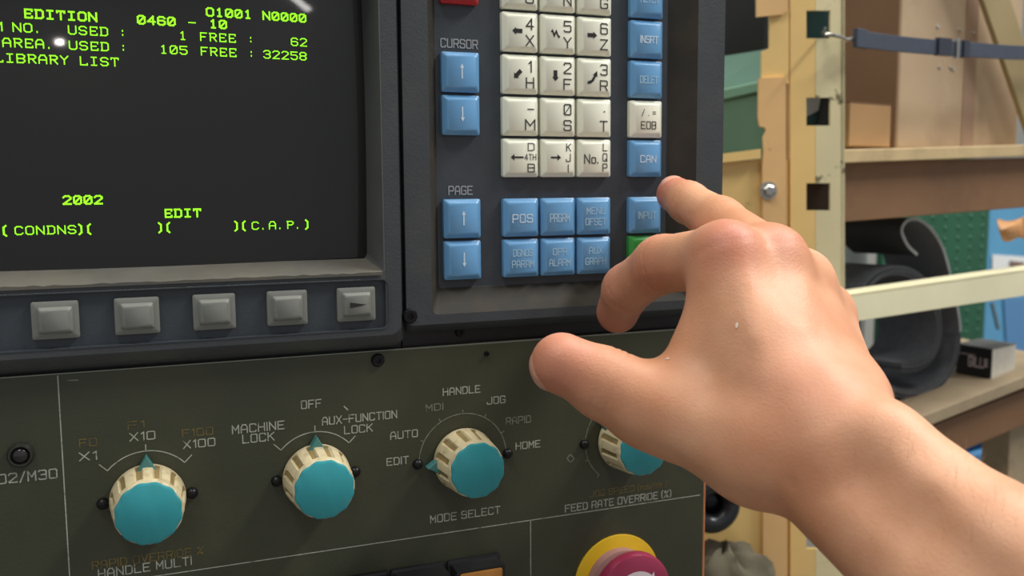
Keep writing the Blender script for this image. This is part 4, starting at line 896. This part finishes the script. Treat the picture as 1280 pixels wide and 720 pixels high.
# blue bin on the floor under the lower shelf
q = rk(1235, 560, .12)
bb = thing('blue_bin', 'blue plastic bin under the lower shelf', 'bin', Vector((q.x, q.y, FLOOR_Z)))
hb = q.z - FLOOR_Z
MB().rings([[Vector((q.x, q.y, FLOOR_Z)) + E1 * sx * (.10 + .02 * t) + E2 * (sy * (.07 + .01 * t) + .07) + UP * hb * t for sx, sy in ((-1, -1), (1, -1), (1, 1), (-1, 1))] for t in (0, 1)], True, False).build('tub', mat('blue_plastic', (70, 130, 178), 0.45), bb, bevel=.002)
MB().rings([[Vector((q.x, q.y, FLOOR_Z + hb)) + E1 * sx * r_ + E2 * (sy * (r_ - .04) + .07) + UP * z_ for sx, sy in ((-1, -1), (1, -1), (1, 1), (-1, 1))] for r_, z_ in ((.120, -.01), (.126, -.01), (.126, .004), (.114, .004), (.114, -.02))]).build('rim', MATS['blue_plastic'], bb, bevel=.001)

# ---- green machine and dark cabinet seen in the gap left of the rack
gd = 0.80
gm = mat('grey_green_enamel', (98, 132, 108), 0.45, var=0.06, var_scale=12)
c0 = atd(880, 205, gd); c1 = atd(962, 200, gd)
mg = thing('green_machine', 'grey green machine cover seen through the gap left of the rack', 'machine', Vector((c0.x, c0.y, FLOOR_Z)))
ge = Vector(((c1 - c0).x, (c1 - c0).y, 0)); gn = Vector((-ge.y, ge.x, 0)).normalized()
t0 = atd(880, 119, gd); t1 = atd(962, 101, gd); t0.x, t0.y = c0.x, c0.y; t1.x, t1.y = c1.x, c1.y
r0 = atd(880, 74, gd + .05); r1 = atd(962, 61, gd + .05)
f0, f1 = Vector((c0.x, c0.y, FLOOR_Z)), Vector((c1.x, c1.y, FLOOR_Z))
MB().prism([f0, f1, t1, t0], gn * .03).build('front_cover', gm, mg)
MB().prism([t0, t1, r1, r0], gn * .02).build('sloped_hood', mat('mid_green_enamel', (70, 104, 86), 0.4, var=0.05, var_scale=12), mg)
MB().prism([t0 - gn * .002 + UP * .001, t1 - gn * .002 + UP * .001, t1 - gn * .002 - UP * .008, t0 - gn * .002 - UP * .008], gn * .004).build('edge_trim', mat('pale_green_trim', (122, 164, 138), 0.4), mg, bevel=.001)
k0 = atd(850, 330, 1.15); k1 = atd(956, 330, 1.15); ke = Vector(((k1 - k0).x, (k1 - k0).y, 0)); kn = Vector((-ke.y, ke.x, 0)).normalized()
dc = thing('dark_cabinet', 'black machine cabinet rising behind the green machine cover', 'cabinet', Vector((k0.x, k0.y, FLOOR_Z)))
kh = atd(900, -120, 1.15).z - FLOOR_Z
MB().frame(Vector((k0.x, k0.y, FLOOR_Z)), ke, kn * .05, UP * kh).build('body', mat('black_enamel', (15, 18, 17), 0.5, var=0.1, var_scale=8), dc, bevel=.003)
MB().frame(Vector((k0.x, k0.y, FLOOR_Z + .05)) - kn * .004 + ke * .05, ke * .9, kn * .004, UP * (kh - .1)).build('door', mat('black_enamel_door', (18, 22, 20), 0.45), dc, bevel=.002)

# ---- black hose loop and crumpled rag low beside the panel
hc = pk(889, 628, -.030)
hs = MB(); ring = []
tl_ = thing('rubber_hose', 'black rubber hose end looped beside the edge of the olive panel', 'hose', hc - UP * .03)
hr = (pk(889, 628, -.03) - pk(889, 652, -.03)).z
pts = [hc + PE * hr * math.cos(a) + UP * hr * math.sin(a) + PN * (-.006 * math.sin(a / 2)) for a in [2 * math.pi * i / 48 for i in range(49)]]
MB().tube(pts, .0075, 14).build('hose', mat('black_rubber', (28, 30, 34), 0.32), tl_, smooth=True)
MB().lathe(hc + PN * .012, -PN, [(.004, 0), (.013, .002), (.0135, .006), (.009, .010), (.004, .012)], 24).build('fitting', mat('dark_fitting', (40, 40, 46), 0.25, metal=0.6), tl_, smooth=True)
rc = pk(906, 738, -.03)
rm = MB(); nu, nv = 28, 16; rs = []
for j_ in range(nv + 1):
    ph = math.pi * j_ / nv; row = []
    for i in range(nu):
        a = 2 * math.pi * i / nu; r_ = 1 + .13 * math.sin(3 * a + 2 * ph) + .09 * math.sin(7 * a - 3 * ph) + .06 * math.sin(11 * a + 5 * ph)
        row.append(rc + PE * (.036 * r_ * math.sin(ph) * math.cos(a)) + PN * (.022 * r_ * math.sin(ph) * math.sin(a)) + UP * (.034 * r_ * math.cos(ph)))
    rs.append(row)
ro = rm.rings(rs, True, True).build('crumpled_rag', mat('grey_brown_cloth', (96, 90, 72), 0.85, var=0.2, var_scale=40, dirt=(60, 56, 44), dirt_amt=0.7, dirt_scale=30), None, smooth=True, angle=80)
tag(ro, 'crumpled grey brown rag hanging on the rack below the black hose', 'rag')
